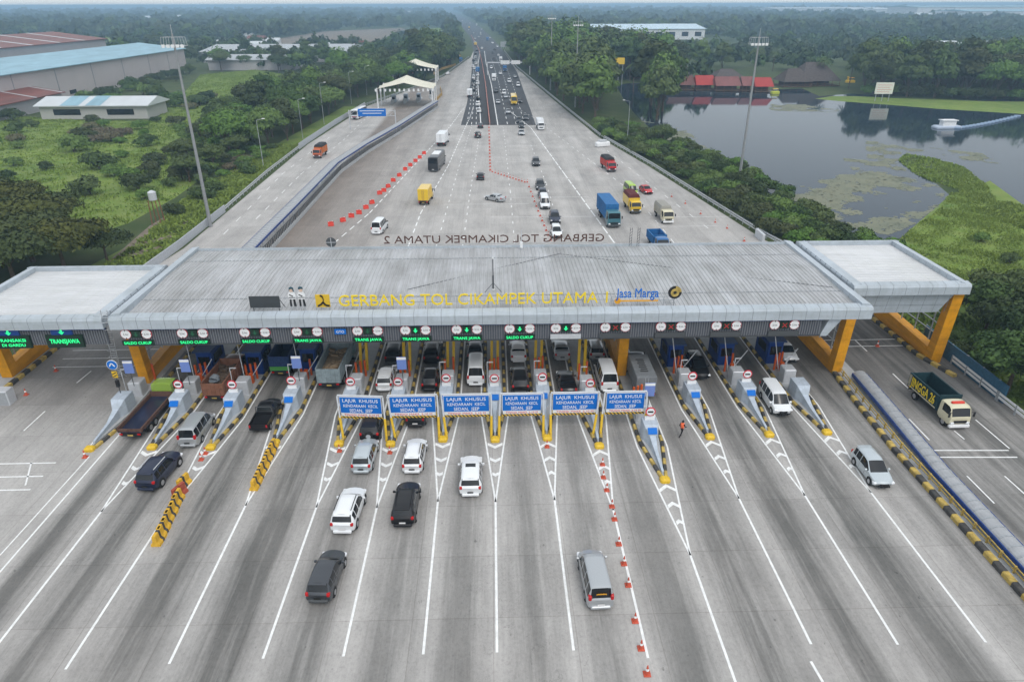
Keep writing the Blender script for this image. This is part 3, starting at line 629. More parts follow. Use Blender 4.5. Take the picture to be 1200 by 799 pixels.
# ---- lane signs on the fascia
LS = [(160,'SALDO CUKUP',0,'first from the left, above the flatbed truck lane'),(226,'SALDO CUKUP',0,'second from the left, above the brown stake truck'),(299,'SALDO CUKUP',0,'third from the left, above the black pickup lane'),
      (360,'TRANS JAWA',0,'just right of the third SALDO CUKUP sign'),(431,'TRANS JAWA',0,'just right of the small blue sign'),(487,'TRANS JAWA',1,'third of the TRANS JAWA signs'),
      (547,'TRANS JAWA',1,'rightmost of them, above the white van'),(609,'SALDO CUKUP',1,'only SALDO CUKUP sign over the middle lanes'),(663,None,1,'blank grey text strip and lit green arrow'),
      (721,None,2,'blank black strip, first with a red cross'),(786,None,2,'blank black strip, second with a red cross'),(851,None,2,'blank black strip, third with a red cross'),(919,None,2,'blank strip, rightmost lane sign')]
def disc_notched(mb, cx, cz, r, hor):
    mb.cyl((cx,-.02,cz),(cx,.06,cz),r,n=24,m=0); mb.cyl((cx,-.035,cz),(cx,-.02,cz),r*.93,n=24,m=1)
    for s in (-1, 1):
        if hor: mb.add([(cx+s*r*.92,-.045,cz+r*.18),(cx+s*r*.92,-.045,cz-r*.18),(cx+s*r*.62,-.045,cz)], [(0,1,2)], 2)
        else: mb.add([(cx-r*.18,-.045,cz+s*r*.92),(cx+r*.18,-.045,cz+s*r*.92),(cx,-.045,cz+s*r*.62)], [(0,1,2)], 2)
    text(mb, '2,1m', cx, cz-r*.17, -.04, r*.9, r*.34, m=2, depth=.01)
DRED = mat('sign_red', (.6,.03,.05), .5)
def arrow(mb, cx, z, s, w, m=0, y=-.07):
    mb.add([(cx-w*.16,y,z+s*.45),(cx+w*.16,y,z+s*.45),(cx+w*.16,y,z-.02*s),(cx+w*.5,y,z+.05*s),(cx,y,z-s*.5),(cx-w*.5,y,z+.05*s),(cx-w*.16,y,z-.02*s)], [(0,6,5,4,3,2,1)], m)
for px, word, st, tail in LS:
    zc = 7.65; x = wx(px, 60.6, zc); lab = 'lane sign'+((' with green words %s, ' % word) if word else ' with two limit discs, ')+tail
    t = thing('lane_sign', lab, 'lane sign', (x, 60.52, 0), group='lane signs along the slatted fascia')
    for s in (-1, 1):
        m = MB(); disc_notched(m, s*.98, zc+.02, .50, s > 0); m.build('limit_disc', [DRED, WHITE, BLACK], t)
    m = MB(); m.box(-.42,.42,-.05,.08,zc-.36,zc+.38,0)
    m.build('arrow_box', [LEDB], t)
    m = MB()
    if st < 2: arrow(m, 0, zc, .5, .44, 0)
    else:
        m.beam((-.22,-.07,zc-.22),(.22,-.07,zc+.22),.02,.07); m.beam((-.22,-.07,zc+.22),(.22,-.07,zc-.22),.02,.07)
    m.build('cross_symbol' if st == 2 else 'arrow_symbol', [LGRN if st == 1 else (LRED if st == 2 else LDIM)], t)
    m = MB(); m.box(-1.5,1.5,-.08,.08,6.52,7.0,0); o = m.build('text_strip', [LEDB if word else (LGREY if px == 663 else DGREY)], t)
    if word:
        m = MB(); text(m, word, 0, 6.63, -.085, 2.6, .28, depth=.02); m.build('led_words', [LGRN], o)
for px, ws, lab in ((14, ('TRANSAKSI','DI GARDU'), 'green LED sign TRANSAKSI DI GARDU under an arrow, at the far left canopy'), (76, ('TRANSJAWA',), 'green LED sign TRANSJAWA under an arrow, on the left canopy')):
    x = wx(px, 60.7, 7.1); t = thing('lane_sign', lab, 'lane sign', (x, 60.75, 0))
    m = MB(); m.box(-1.75,1.75,-.12,.1,6.28,7.6,0); o = m.build('led_panel', [LEDB], t)
    m = MB()
    if len(ws) == 1: text(m, ws[0], 0, 6.75, -.13, 2.8, .46, depth=.02)
    else: text(m, ws[0], 0, 6.98, -.13, 2.7, .32, depth=.02); text(m, ws[1], .1, 6.5, -.13, 2.2, .28, depth=.02)
    m.build('led_words', [LGRN], o)
    m = MB(); arrow(m, -.1, 7.92, .52, .6, 0, y=-.1); m.build('arrow_symbol', [LGRN], t)
    m = MB(); m.box(-1.1,.9,-.08,.1,7.62,8.2); m.build('arrow_box', [NAVY], t)
x = wx(399, 60.6, 7.6); t = thing('small_sign', 'small blue rectangular sign with white letters between two TRANS JAWA signs', 'sign', (x, 60.5, 0))
m = MB(); m.box(-.55,.55,-.03,.06,7.35,7.9); m.build('panel', [BLUE], t); m = MB(); text(m, 'GTO', 0, 7.5, -.035, .75, .26, depth=.01); m.build('letters', [WHITE], t)

# ================================================================== ISLANDS
def striped_kerb(parent, path, w=.29, h=.3, step=.95, name='striped_kerb', ph=0):
    m = MB(); acc = 0; k = ph
    for a, b in zip(path[:-1], path[1:]):
        a = Vector((*a, 0)); b = Vector((*b, 0)); d = (b-a); Ln = d.length; d.normalize(); n = max(1, round(Ln/step))
        for i in range(n):
            p, q = a+d*(Ln*i/n+.012), a+d*(Ln*(i+1)/n-.012); nn = Vector((-d.y, d.x, 0))*w/2; bz = .07
            vs = [(*(p-nn).xy,0),(*(q-nn).xy,0),(*(q+nn).xy,0),(*(p+nn).xy,0),(*(p-nn).xy,h-bz),(*(q-nn).xy,h-bz),(*(q+nn).xy,h-bz),(*(p+nn).xy,h-bz),
                  (*(p-nn*.7).xy,h),(*(q-nn*.7).xy,h),(*(q+nn*.7).xy,h),(*(p+nn*.7).xy,h)]
            m.add(vs, [(0,1,5,4),(1,2,6,5),(2,3,7,6),(3,0,4,7),(4,5,9,8),(5,6,10,9),(6,7,11,10),(7,4,8,11),(8,9,10,11)], k % 2); k += 1
    return m.build(name, [KY, KB], parent)
ILAB = ['leftmost lane island with a pale blue crash block and no disc sign','second lane island from the left, between flatbed truck and silver minivan','third lane island from the left, right of the silver minivan','fourth lane island, right of the black pickup, with striped blocks ahead of its nose',
        'lane island at the left post of the first blue lane sign','lane island between the first and second blue lane signs','lane island between the second and third blue lane signs','middle lane island between the third and fourth blue lane signs','lane island between the fourth and fifth blue lane signs',
        'lane island between the fifth and sixth blue lane signs, cones ahead of it','lane island reaching furthest forward, right of the last blue lane sign','lane island right of the walking worker','lane island left of the white car facing forward','rightmost pointed lane island, left of the silver hatchback lane']
for i, (nx, ny, tri) in enumerate(NOSE):
    t = thing('lane_island', ILAB[i], 'traffic island', (nx, ny, 0), group='lane islands of the toll plaza')
    wd = HWID; back = 84-ny
    inn = [(0,.35),(wd-.2,6),(wd-.2,back),(-wd+.2,back),(-wd+.2,6)]
    m = MB(); m.prism(inn, .0, .2); m.build('island_slab', [CONC], t)
    if i == 0:
        striped_kerb(t, [(.35,.3),(wd+.5,6.6),(wd+.5,back)]); striped_kerb(t, [(-wd+.2,9),(-wd+.2,back)])
    else:
        for s in (-1, 1): striped_kerb(t, [(s*.16,.3),(s*wd,5.6),(s*wd,back)], ph=i % 2)
    m = MB(); m.bbox(-.42,.42,-.3,.42,0,.42,.14); m.build('nose_block', [YEL], t)
    # crash block: broad head tapering to a low beam towards the nose
    bm = BCON; m = MB(); hy = 7.2 if i not in (10,) else 6.9; hh = 1.75; hw = .72
    prof = [(.9,.10,.42),(3.6,.16,.62),(5.2,.30,1.05),(6.0,hw,hh),(hy+.5,hw,hh)]
    vs = []
    for (yy, ww, zz) in prof: vs += [(-ww,yy,.15),(ww,yy,.15),(ww*.92,yy,zz),(-ww*.92,yy,zz)]
    fs = [(0,1,2,3),(19,18,17,16)]
    for k in range(4):
        a = 4*k; b = a+4; fs += [(a,b,b+1,a+1),(a+1,b+1,b+2,a+2),(a+2,b+2,b+3,a+3),(a+3,b+3,b,a)]
    m.add(vs, fs)
    blk = m.build('crash_block', [bm], t)
    if i not in (0, 13):
        m = MB(); a = Vector((0, 5.55, 1.45)); m.add([(-.42,5.28,1.18),(.42,5.28,1.18),(.42,5.72,1.60),(-.42,5.72,1.60)], [(0,1,2,3)]); m.v = [(x, y-.05, z+.06) for x, y, z in m.v]
        m.build('blue_plate', [BLUE], blk)
        m = MB(); m.box(-.45,.45,hy-.1,hy+.1,hh,hh+.32); m.build('white_plate', [WHITE], t)
        m = MB(); c = (0, hy-.16, hh+.86)
        m.cyl((0,hy-.12,hh+.9),(0,hy-.06,hh+.9),.46,n=24,m=0); m.cyl((0,hy-.135,hh+.9),(0,hy-.12,hh+.9),.36,n=24,m=1); m.box(-.25,.25,hy-.15,hy-.135,hh+.82,hh+.98,2)
        m.build('round_sign', [DRED, WHITE, BLACK], t)
    # equipment further back
    eq = MB(); eq.bbox(-.62,.62,9.2,10.6,.2,1.75,.08); eq.build('machine_cabinet', [LGREY], t)
    for k, dx in enumerate((-.45, .0, .42)):
        if k == 1 and i % 3 == 0: continue
        m = MB(); m.cyl((dx,12.2+k*.25,.15),(dx,12.2+k*.25,2.1),.12,n=8); m.build('safety_post', [mat('orange_red_post', (.62,.11,.02), .45, var=.1)], t)
    if 4 <= i <= 9:
        for dx in (-.3, .35):
            m = MB(); m.beam((dx,14.0,.2),(dx+.1,14.6,4.2),.28,.28); m.build('yellow_strut', [YEL], t)
    elif i not in (0, 10):
        m = MB(); m.bbox(-.85,.85,13.6,17.2,.2,2.9,.12); b_ = m.build('booth', [NAVY], t)
        m = MB(); m.box(-.87,-.853,14.2,16.4,1.3,2.3); m.box(.853,.87,14.2,16.4,1.3,2.3); m.box(-.6,.6,13.58,13.597,1.3,2.3); m.build('booth_window', [GLASS], b_)
        m = MB(); m.box(-1.0,1.0,13.3,17.4,2.9,3.05); m.build('booth_roof', [mat('booth_roof_blue', (.03,.06,.16), .5, var=.2)], b_)
        m = MB(); m.cyl((-.3,11.2,.15),(-.9,12.4,4.3),.05,n=6); m.build('camera_pole', [LGREY], t)
        m = MB(); m.box(-.05,.35,11.6,12.0,.2,1.3); m.build('barrier_housing', [mat('orange_red_post', (.62,.11,.02))], t)
        m = MB(); m.beam((.35,11.7,1.1),(1.6,11.9,2.9),.09,.07); m.build('barrier_arm', [LGREY], t)
    m = MB(); m.cyl((-.72,9.0,.15),(-.72,9.0,3.5),.04,n=6); m.box(-.72,-.1,8.95,9.05,3.42,3.5); m.build('light_post', [LGREY], t)
    if i in (0,1,3,5,10):
        m = MB(); m.cyl((.25,8.9,1.6),(.25,8.9,3.6),.04,n=6); m.build('sign_post', [DGREY], t)
        m = MB(); m.box(-.22,.72,8.78,8.84,3.1,4.5,0); m.box(-.22,.72,8.77,8.779,4.22,4.48,1); m.build('tariff_board', [mat('periwinkle_board', (.16,.24,.55), .4), WHITE], t)

# flat blue roundel with arrow + traffic light on first island
x, y = G(139,475); t = thing('road_sign', 'round blue arrow sign on a thin post above the leftmost island', 'road sign', (-36.9, 59.6, 0))
m = MB(); m.cyl((0,0,0),(0,0,5.3),.05,n=6); m.build('post', [DGREY], t)
m = MB(); m.cyl((0,-.1,4.9),(0,-.05,4.9),.52,n=24,m=1); m.cyl((0,-.12,4.9),(0,-.1,4.9),.47,n=24,m=0); m.build('disc', [BLUE, WHITE], t)
m = MB(); m.beam((-.05,-.135,5.1),(-.25,-.135,4.75),.02,.1); m.beam((.0,-.135,5.1),(.25,-.135,4.75),.02,.1); m.build('arrow_symbol', [WHITE], t)
m = MB(); m.box(-.25,.25,-.1,-.05,3.5,4.2,0); m.beam((-.2,-.12,3.6),(.2,-.12,3.8),.02,.08,1); m.beam((-.2,-.12,3.9),(.2,-.12,4.1),.02,.08,1); m.build('chevron_plate', [YEL, BLACK], t)
m = MB(); m.bbox(-.16,.16,-.2,.1,2.5,3.2,.04); m.build('traffic_light', [BLACK], t)

# ---- blue lane portals
FR = [(398,447,4,5,'first blue LAJUR KHUSUS lane sign from the left, set askew on its frame','R'),(457,510,5,6,'second blue LAJUR KHUSUS lane sign from the left',''),(520,573,6,7,'third blue LAJUR KHUSUS lane sign from the left, above the white car with sunroof',''),
      (589,634,7,8,'fourth blue LAJUR KHUSUS lane sign, narrow one right of the middle island',''),(648,700,8,9,'fifth blue LAJUR KHUSUS lane sign, second from the right',''),(711,755,9,10,'sixth blue LAJUR KHUSUS lane sign, the rightmost','')]
HAZ = bpy.data.materials.new('hazard_stripes'); HAZ.use_nodes = True
def hazard(m, c1, c2, period):
    n = m.node_tree; tc = n.nodes.new('ShaderNodeTexCoord'); sp = n.nodes.new('ShaderNodeSeparateXYZ'); n.links.new(tc.outputs['Object'], sp.inputs[0])
    a = n.nodes.new('ShaderNodeMath'); a.operation = 'ADD'; n.links.new(sp.outputs[0], a.inputs[0]); n.links.new(sp.outputs[2], a.inputs[1])
    b = n.nodes.new('ShaderNodeMath'); b.operation = 'PINGPONG'; b.inputs[1].default_value = period; n.links.new(a.outputs[0], b.inputs[0])
    c = n.nodes.new('ShaderNodeMath'); c.operation = 'GREATER_THAN'; c.inputs[1].default_value = period/2; n.links.new(b.outputs[0], c.inputs[0])
    x = n.nodes.new('ShaderNodeMix'); x.data_type = 'RGBA'; x.inputs[6].default_value = (*c1, 1); x.inputs[7].default_value = (*c2, 1); n.links.new(c.outputs[0], x.inputs[0]); n.links.new(x.outputs[2], n.nodes['Principled BSDF'].inputs['Base Color'])
hazard(HAZ, (.65,.42,.03), (.02,.02,.02), .17)
for px0, px1, ia, ib, lab, sk in FR:
    YS = 54.2; xa, xb = wx(px0, YS, 3.2), wx(px1, YS, 3.2); cx = (xa+xb)/2; W = xb-xa
    t = thing('lane_portal', lab, 'lane sign', (cx, YS, 0), R(-5) if sk else 0, group='blue lane signs on portals')
    zb_, zt_ = 1.95, 3.95
    m = MB(); m.box(-W/2,W/2,-.04,.04,zb_+.35,zt_,0); m.box(-W/2-.04,W/2+.04,-.03,.05,zb_+.33,zt_+.04,1); pan = m.build('sign_panel', [BLUE, WHITE], t)
    pan.data.materials[0] = BLUE
    m = MB(); hgt = .34
    for k, s in enumerate(WORDS[:3]): text(m, s, 0, zt_-.50-k*.52, -.045, W*(.86,.84,.56)[k], hgt if k != 1 else .30, depth=.02)
    m.build('white_lettering', [WHITE], pan)
    m = MB(); m.box(-W/2,W/2,-.04,.04,zb_+.0,zb_+.32); o = m.build('height_plate', [WHITE], t)
    m = MB(); text(m, WORDS[3], 0, zb_+.07, -.045, W*.84, .19, depth=.02); m.build('red_lettering', [DRED], o)
    m = MB(); m.box(-W/2-.1,W/2+.1,-.04,.04,zb_-.24,zb_-.02); m.build('hazard_bar', [HAZ], t)
    for s, nx in ((-1, NOSE[ia][0]+.35-cx), (1, NOSE[ib][0]-.35-cx)):
        m = MB(); fy = -1.1; m.cyl((nx,fy,0),(nx+(s*(W/2+.25)-nx)*.5,fy/2,2.1),.12,n=8,m=1); m.cyl((nx+(s*(W/2+.25)-nx)*.5,fy/2,2.1),(s*(W/2+.2),0,4.02),.085,n=8,m=0)
        m.build('post', [LGREY, YEL], t)
    m = MB(); m.cyl((-W/2-.2,.06,4.08),(W/2+.2,.06,4.08),.085,n=8); m.build('top_bar', [LGREY], t)
# ================================================================== EDGES, WALKWAYS, BARRIERS
t = thing('divider_kerb', 'long black and yellow kerb on the right edge of the plaza beside the covered walkway', 'kerb', (37.3, 40, 0))
striped_kerb(t, [(-2.0,-22),(-1.9,-8),(-1.7,10),(-1.2,18),(-.5,26),(-.4,44)], w=.5, h=.42, step=1.0)
m = MB(); m.prism([(-1.7,-22),(.6,-22),(.8,-5),(1.2,14),(1.6,24),(1.8,44),(-.1,44),(-.2,26),(-.9,18),(-1.4,10),(-1.6,-8)], 0, .22); m.build('footway_slab', [CONC], t)
m = MB()
rp = [(-1.35,-20),(-1.3,-8),(-1.1,10),(-.6,18),(.0,25)]
for (a, b), (c, d) in zip(rp[:-1], rp[1:]):
    for z in (.45, .78): m.beam((a,b,z),(c,d,z),.07,.07)
    q = int((d-b)/1.5)
    for k in range(q): f = k/q; m.box(a+(c-a)*f-.08,a+(c-a)*f+.08,b+(d-b)*f-.05,b+(d-b)*f+.05,.22,.84)
m.build('hand_rail', [KY], t)
def walkway(name, label, path, w=1.7, z=2.75, post=4.0):
    o = Vector((*path[0], 0)); t = thing(name, label, 'walkway', (o.x, o.y, 0)); pp = [Vector((*p, 0))-o for p in path]
    arch = MB(); edge = MB(); posts = MB(); ribs = MB(); n = 7; rings = []
    for i, p in enumerate(pp):
        d = (pp[min(i+1, len(pp)-1)]-pp[max(i-1, 0)]).normalized(); nn = Vector((d.y, -d.x, 0)); rings.append((p, d, nn))
    vs = []
    for p, d, nn in rings:
        for k in range(n+1):
            a = math.pi*(.06+.88*k/n); vs.append((*(p+nn*math.cos(a)*w/2).xy, z+math.sin(a)*.45))
    fs = [(i*(n+1)+k, i*(n+1)+k+1, (i+1)*(n+1)+k+1, (i+1)*(n+1)+k) for i in range(len(pp)-1) for k in range(n)]
    arch.add(vs, fs)
    for i in range(len(pp)-1):
        a, b = pp[i], pp[i+1]; L = (b-a).length; d = (b-a).normalized(); nn = Vector((d.y, -d.x, 0))
        for s in (-1, 1):
            q0 = a+nn*s*w/2*1.03; q1 = b+nn*s*w/2*1.03; edge.beam((q0.x,q0.y,z-.02),(q1.x,q1.y,z-.02),.10,.34)
        for k in range(int(L/1.0)):
            c = a+d*(k+.5)*1.0; prev = None
            for j in range(n+1):
                an = math.pi*(.06+.88*j/n); q = (*(c+nn*math.cos(an)*w/2*1.01).xy, z+math.sin(an)*.465)
                if prev: arch.beam(prev, q, .12, .05, 1)
                prev = q
        for k in range(int(L/post)+1):
            for s in (-1, 1):
                c = a+d*min(L, k*post)+nn*s*w/2*.95; posts.cyl((c.x,c.y,0),(c.x,c.y,z),.05,n=6)
    arch.build('barrel_roof', [mat('walkway_sheet', (.37,.38,.395), .35, .2, var=.12, scale=1.5), GREY], t)
    edge.build('edge_beam', [NAVY], t); posts.build('posts', [GREY], t); return t
walkway('covered_walkway', 'long barrel roofed walkway with blue edge beam beside the right kerb', [(38.4,62.5),(38.0,56),(37.2,46),(37.0,35),(36.8,17)], w=1.4, z=.85)
w2 = walkway('covered_walkway', 'long curved barrel roofed walkway dividing the plaza from the toll ramp on the left', [(-37.6,86),(-37.6,110),(-37.5,124),(-37.4,166),(-34.5,190),(-29.3,222),(-25,255),(-21.5,280)], w=1.9, z=2.4)
t = thing('slatted_divider', 'dark slatted fence and kerb along the left wall of the rear plaza below the walkway', 'fence', (-36,86,0))
pth = [(-.2,0),(-.2,24),(-.1,38),(.0,80),(2.6,104),(7.8,137),(12.2,170),(15.4,194)]
m = MB()
for a, b in zip(pth[:-1], pth[1:]):
    m.beam((a[0],a[1],.35),(b[0],b[1],.35),.3,.7,0); m.beam((a[0],a[1],1.75),(b[0],b[1],1.75),.08,.1,1)
    L = math.dist(a, b); k = 0
    while k < L:
        f = k/L; x = a[0]+(b[0]-a[0])*f; y = a[1]+(b[1]-a[1])*f; m.box(x-.06,x+.06,y-.07,y+.07,.7,1.72,1); k += .9
m.build('slats', [CONC, DGREY], t)
def guardrail(name, label, path, wallh=None, cat='guardrail', m_rail=LGREY, two=True):
    t = thing(name, label, cat, (*path[0], 0)); o = path[0]; pp = [(x-o[0], y-o[1]) for x, y in path]
    a_, p_ = MB(), MB()
    for a, b in zip(pp[:-1], pp[1:]):
        L = math.dist(a, b)
        if wallh: a_.beam((a[0],a[1],wallh/2),(b[0],b[1],wallh/2),.16 if wallh > 1 else .3,wallh)
        else:
            for z in ((.55,.95) if two else (.7,)): a_.beam((a[0],a[1],z),(b[0],b[1],z),.07,.24)
        k = 0
        while k < L:
            f = k/L; x = a[0]+(b[0]-a[0])*f; y = a[1]+(b[1]-a[1])*f; hh = (wallh or 1.05)+.06; p_.box(x-.07,x+.07,y-.07,y+.07,0,hh); k += 2.6
    a_.build('rail' if not wallh else 'panel', [m_rail], t); p_.build('posts', [GREY], t); return t
guardrail('guardrail', 'white guardrail on the right edge beside the trees and the decorated truck', [(50.6,66),(50.4,58),(50.3,50),(50.0,34)], m_rail=WHITE)
guardrail('metal_screen', 'blue metal screen on the right edge behind the decorated truck', [(50.9,72),(50.8,64),(50.7,57.5)], wallh=2.0, cat='screen', m_rail=mat('blue_screen', (.04,.12,.2), .5, var=.2))
guardrail('guardrail', 'long pale guardrail curving along the right edge of the rear plaza below the trees', [(51.2,85)]+[(x+.6, y) for x, y in EDGE_R[1:]], m_rail=LGREY)
guardrail('metal_screen', 'grey panel screen on the left edge of the toll ramp just behind the canopy', [(-52.2,87),(-51.6,110),(-51.8,132)], wallh=1.4, cat='screen', m_rail=mat('pale_screen', (.42,.44,.47), .5, var=.1))
guardrail('guardrail', 'pale guardrail on the left edge of the toll ramp beside the green verge', [(-51.9,132),(-53.2,165),(-53.4,196)], m_rail=LGREY)
guardrail('metal_screen', 'low grey wall along the left edge of the toll ramp beside the bus', [(-53.4,196),(-53.3,205),(-52.2,240),(-49.6,285)], wallh=1.6, cat='screen', m_rail=mat('pale_screen', (.42,.44,.47), .5))
guardrail('guardrail', 'dark guardrail on the outer ramp edge beyond the far tents', [(-49.6,285),(-36,350),(-26.5,408),(-16,560)], m_rail=GREY)
guardrail('ramp_wall', 'ochre low wall between the toll ramp exit and the highway approach', [G(508,122), G(518,112), G(516,104)], wallh=1.3, cat='wall', m_rail=mat('ochre_wall', (.42,.26,.07), .7, var=.2))
guardrail('ramp_wall', 'ochre curved low wall nearer the highway beyond the tents', [G(508,88), G(518,82), G(534,77)], wallh=1.3, cat='wall', m_rail=mat('ochre_wall', (.42,.26,.07), .7))
guardrail('ramp_wall', 'ochre low wall along the trees at the far end of the ramp', [G(508,77), G(520,72), G(540,66)], wallh=1.3, cat='wall', m_rail=mat('ochre_wall', (.42,.26,.07), .7))
guardrail('median_barrier', 'red and white median barrier running down the middle of the highway', [G(574,147), G(569,100), G(565,75), G(561,58), G(552,42)], wallh=.9, cat='barrier', m_rail=mat('faded_red_barrier', (.42,.16,.12), .6, var=.3, scale=.3))
# far left kerb below the left portal
t = thing('divider_kerb', 'black and yellow kerb below the far left orange portal', 'kerb', (-51.0, 60, 0))
striped_kerb(t, [(-1.4,-2),(-.1,3.5),(-.1,18)], w=.5, h=.4, step=1.0)
m = MB(); m.prism([(-.2,2),(-.2,18),(-2.2,18),(-2.2,2)], 0, .2); m.build('footway_slab', [CONC], t)
t = thing('divider_kerb', 'black and yellow kerb below the right orange portal beside the guardrail', 'kerb', (48.0, 66, 0))
striped_kerb(t, [(1.2,-3),(0,2),(0,18)], w=.5, h=.4, step=1.0)
t = thing('utility_cabinet', 'grey steel cabinet at the far left edge beside the striped kerb', 'cabinet', (*G(6,472), 0))
m = MB(); m.bbox(-.9,.9,-.6,.6,.0,1.6,.06); m.build('body', [LGREY], t); m = MB(); m.box(-.8,.0,-.63,-.602,.1,1.5); m.box(.04,.8,-.63,-.602,.1,1.5); m.build('doors', [GREY], t)

# concrete blocks ahead of two islands
def jersey(m_list, s=1.0):
    m = MB(); m.xprism([(-.35,0),(.35,0),(.32,.25),(.16,.4),(.12,.95),(-.12,.95),(-.16,.4),(-.32,.25)], -.62*s, .62*s, 0)
    for x in (-.05,): m.xprism([(-.355,0.0),(.355,0.0),(.325,.25),(.165,.4),(.125,.957),(-.125,.957),(-.165,.4),(-.325,.25)], x-.12, x+.12, 1)
    return m
jm = jersey(0); j0 = mesh_of('barrier_block', jm.v, jm.f, [mat('barrier_yellow', (.62,.36,.03), .6, var=.2), KB], jm.m)
j1 = mesh_of('barrier_block_red', jm.v, jm.f, [mat('barrier_rust', (.33,.07,.04), .7, var=.2), mat('barrier_rust2', (.25,.05,.03), .7)], jm.m)
def rowblocks(p0, p1, n, lab, skip=()):
    a, b = Vector((*G(*p0), 0)), Vector((*G(*p1), 0)); ang = math.atan2((b-a).y, (b-a).x)
    for k in range(n):
        if k in skip: continue
        p = a+(b-a)*(k/(n-1)); o = link('barrier_block', j0, loc=(p.x, p.y, 0)); o.rotation_euler = (0,0,ang+random.uniform(-.12,.12)); tag(o, lab, 'barrier', lab)
rowblocks((320,528), (300,570), 6, 'yellow and black block in the row ahead of the fourth island')
rowblocks((209,588), (187,634), 6, 'yellow and black block in the long row left of centre, farther from the islands')
o = link('barrier_block', j0, loc=(*G(216,569), 0)); o.rotation_euler = (0,0,R(75)); tag(o, 'single yellow and black block just beyond the rust red block', 'barrier')
o = link('barrier_block', j1, loc=(*G(211,580), 0)); o.rotation_euler = (0,0,R(70)); tag(o, 'rust red block within the left row of yellow blocks', 'barrier')
# red water filled barriers
wb = MB(); wb.xprism([(-.28,0),(.28,0),(.25,.35),(.12,.5),(.1,.95),(-.1,.95),(-.12,.5),(-.25,.35)], -.6, .6, 0); wb.box(-.45,-.3,-.105,.105,.951,1.0,1); wb.box(.3,.45,-.105,.105,.951,1.0,1)
wme = mesh_of('water_barrier', wb.v, wb.f, [RED, WHITE], wb.m)
for px, py in [(388,265),(402,260),(412,255),(421,251),(429,245),(436,239),(445,228),(450,225),(455,220),(461,213),(468,207),(475,200),(481,195),(487,190),(492,186),(497,181)]:
    x, y = G(px, py); o = link('water_barrier', wme, loc=(x, y, .03)); o.scale = (.85,.85,.85); o.rotation_euler = (0,0,random.uniform(-.4,.4)+.3); tag(o, 'red plastic barrier in the diagonal row left of the rear carriageway', 'barrier', 'red plastic barriers in a diagonal row')
# cones
cm = MB(); cm.bbox(-.22,.22,-.22,.22,0,.06,.02,0); cm.cyl((0,0,.05),(0,0,.34),.15,.105,n=12,m=0); cm.cyl((0,0,.34),(0,0,.5),.105,.075,n=12,m=1); cm.cyl((0,0,.5),(0,0,.75),.075,.03,n=12,m=0)
cme = mesh_of('traffic_cone', cm.v, cm.f, [CONE, WHITE], cm.m)
def cone(px, py, lab, grp=None, s=1.0):
    x, y = G(px, py); o = link('traffic_cone', cme, loc=(x, y, .04)); o.scale = (s, s, s); tag(o, lab, 'traffic cone', grp)
for px, py in [(717,594),(720,609),(725,638),(731,661),(736,686),(744,728),(751,760),(758,790),(711,575),(707,560)]:
    cone(px, py, 'orange cone in the line on the white lane marking right of the silver minivan', 'cones along the white lane line')
for px, py, lab in [(706,545,'orange cone closest to the nose of the island with the yellow block'),(641,524,'orange cone alone at the nose of the island between the fourth and fifth blue signs'),(457,531,'orange cone at the nose between first and second blue signs'),
        (398,529,'orange cone at the nose below the first blue sign'),(100,536,'orange cone lying beside the leftmost island nose'),(241,532,'orange cone ahead of the third island from left, nearer the island'),(236,539,'orange cone ahead of the third island from left, farther from the island'),
        (31,463,'orange cone at the foot of the far left orange portal'),(66,435,'orange cone beside the kerb of the left portal'),(1028,406,'orange and white cone on the road under the right canopy'),(872,283,'orange cone at right end just behind the gantry')]:
    cone(px, py, lab)
for k in range(13):
    f = k/12; cone(618+24*f+3*f*f, 214+68*f, 'orange cone in the line beside the queue of cars behind the roof', 'cones beside the queue of cars')
for k in range(12):
    f = k/11; cone(577+38*f, 202+12*f, 'small orange cone in the slanting row across the rear plaza', 'cones slanting across the rear plaza')
for k in range(14):
    f = k/13; cone(573+1.5*f, 150+50*f, 'small orange cone in the straight row at the end of the median', 'cones at the end of the median', 1.3)
for k, (px, py) in enumerate([(745,232),(821,251),(838,261),(852,268),(803,239),(787,231)]): cone(px, py, 'lone small orange cone scattered on the right of the rear plaza', 'scattered cones on the rear plaza', .9)

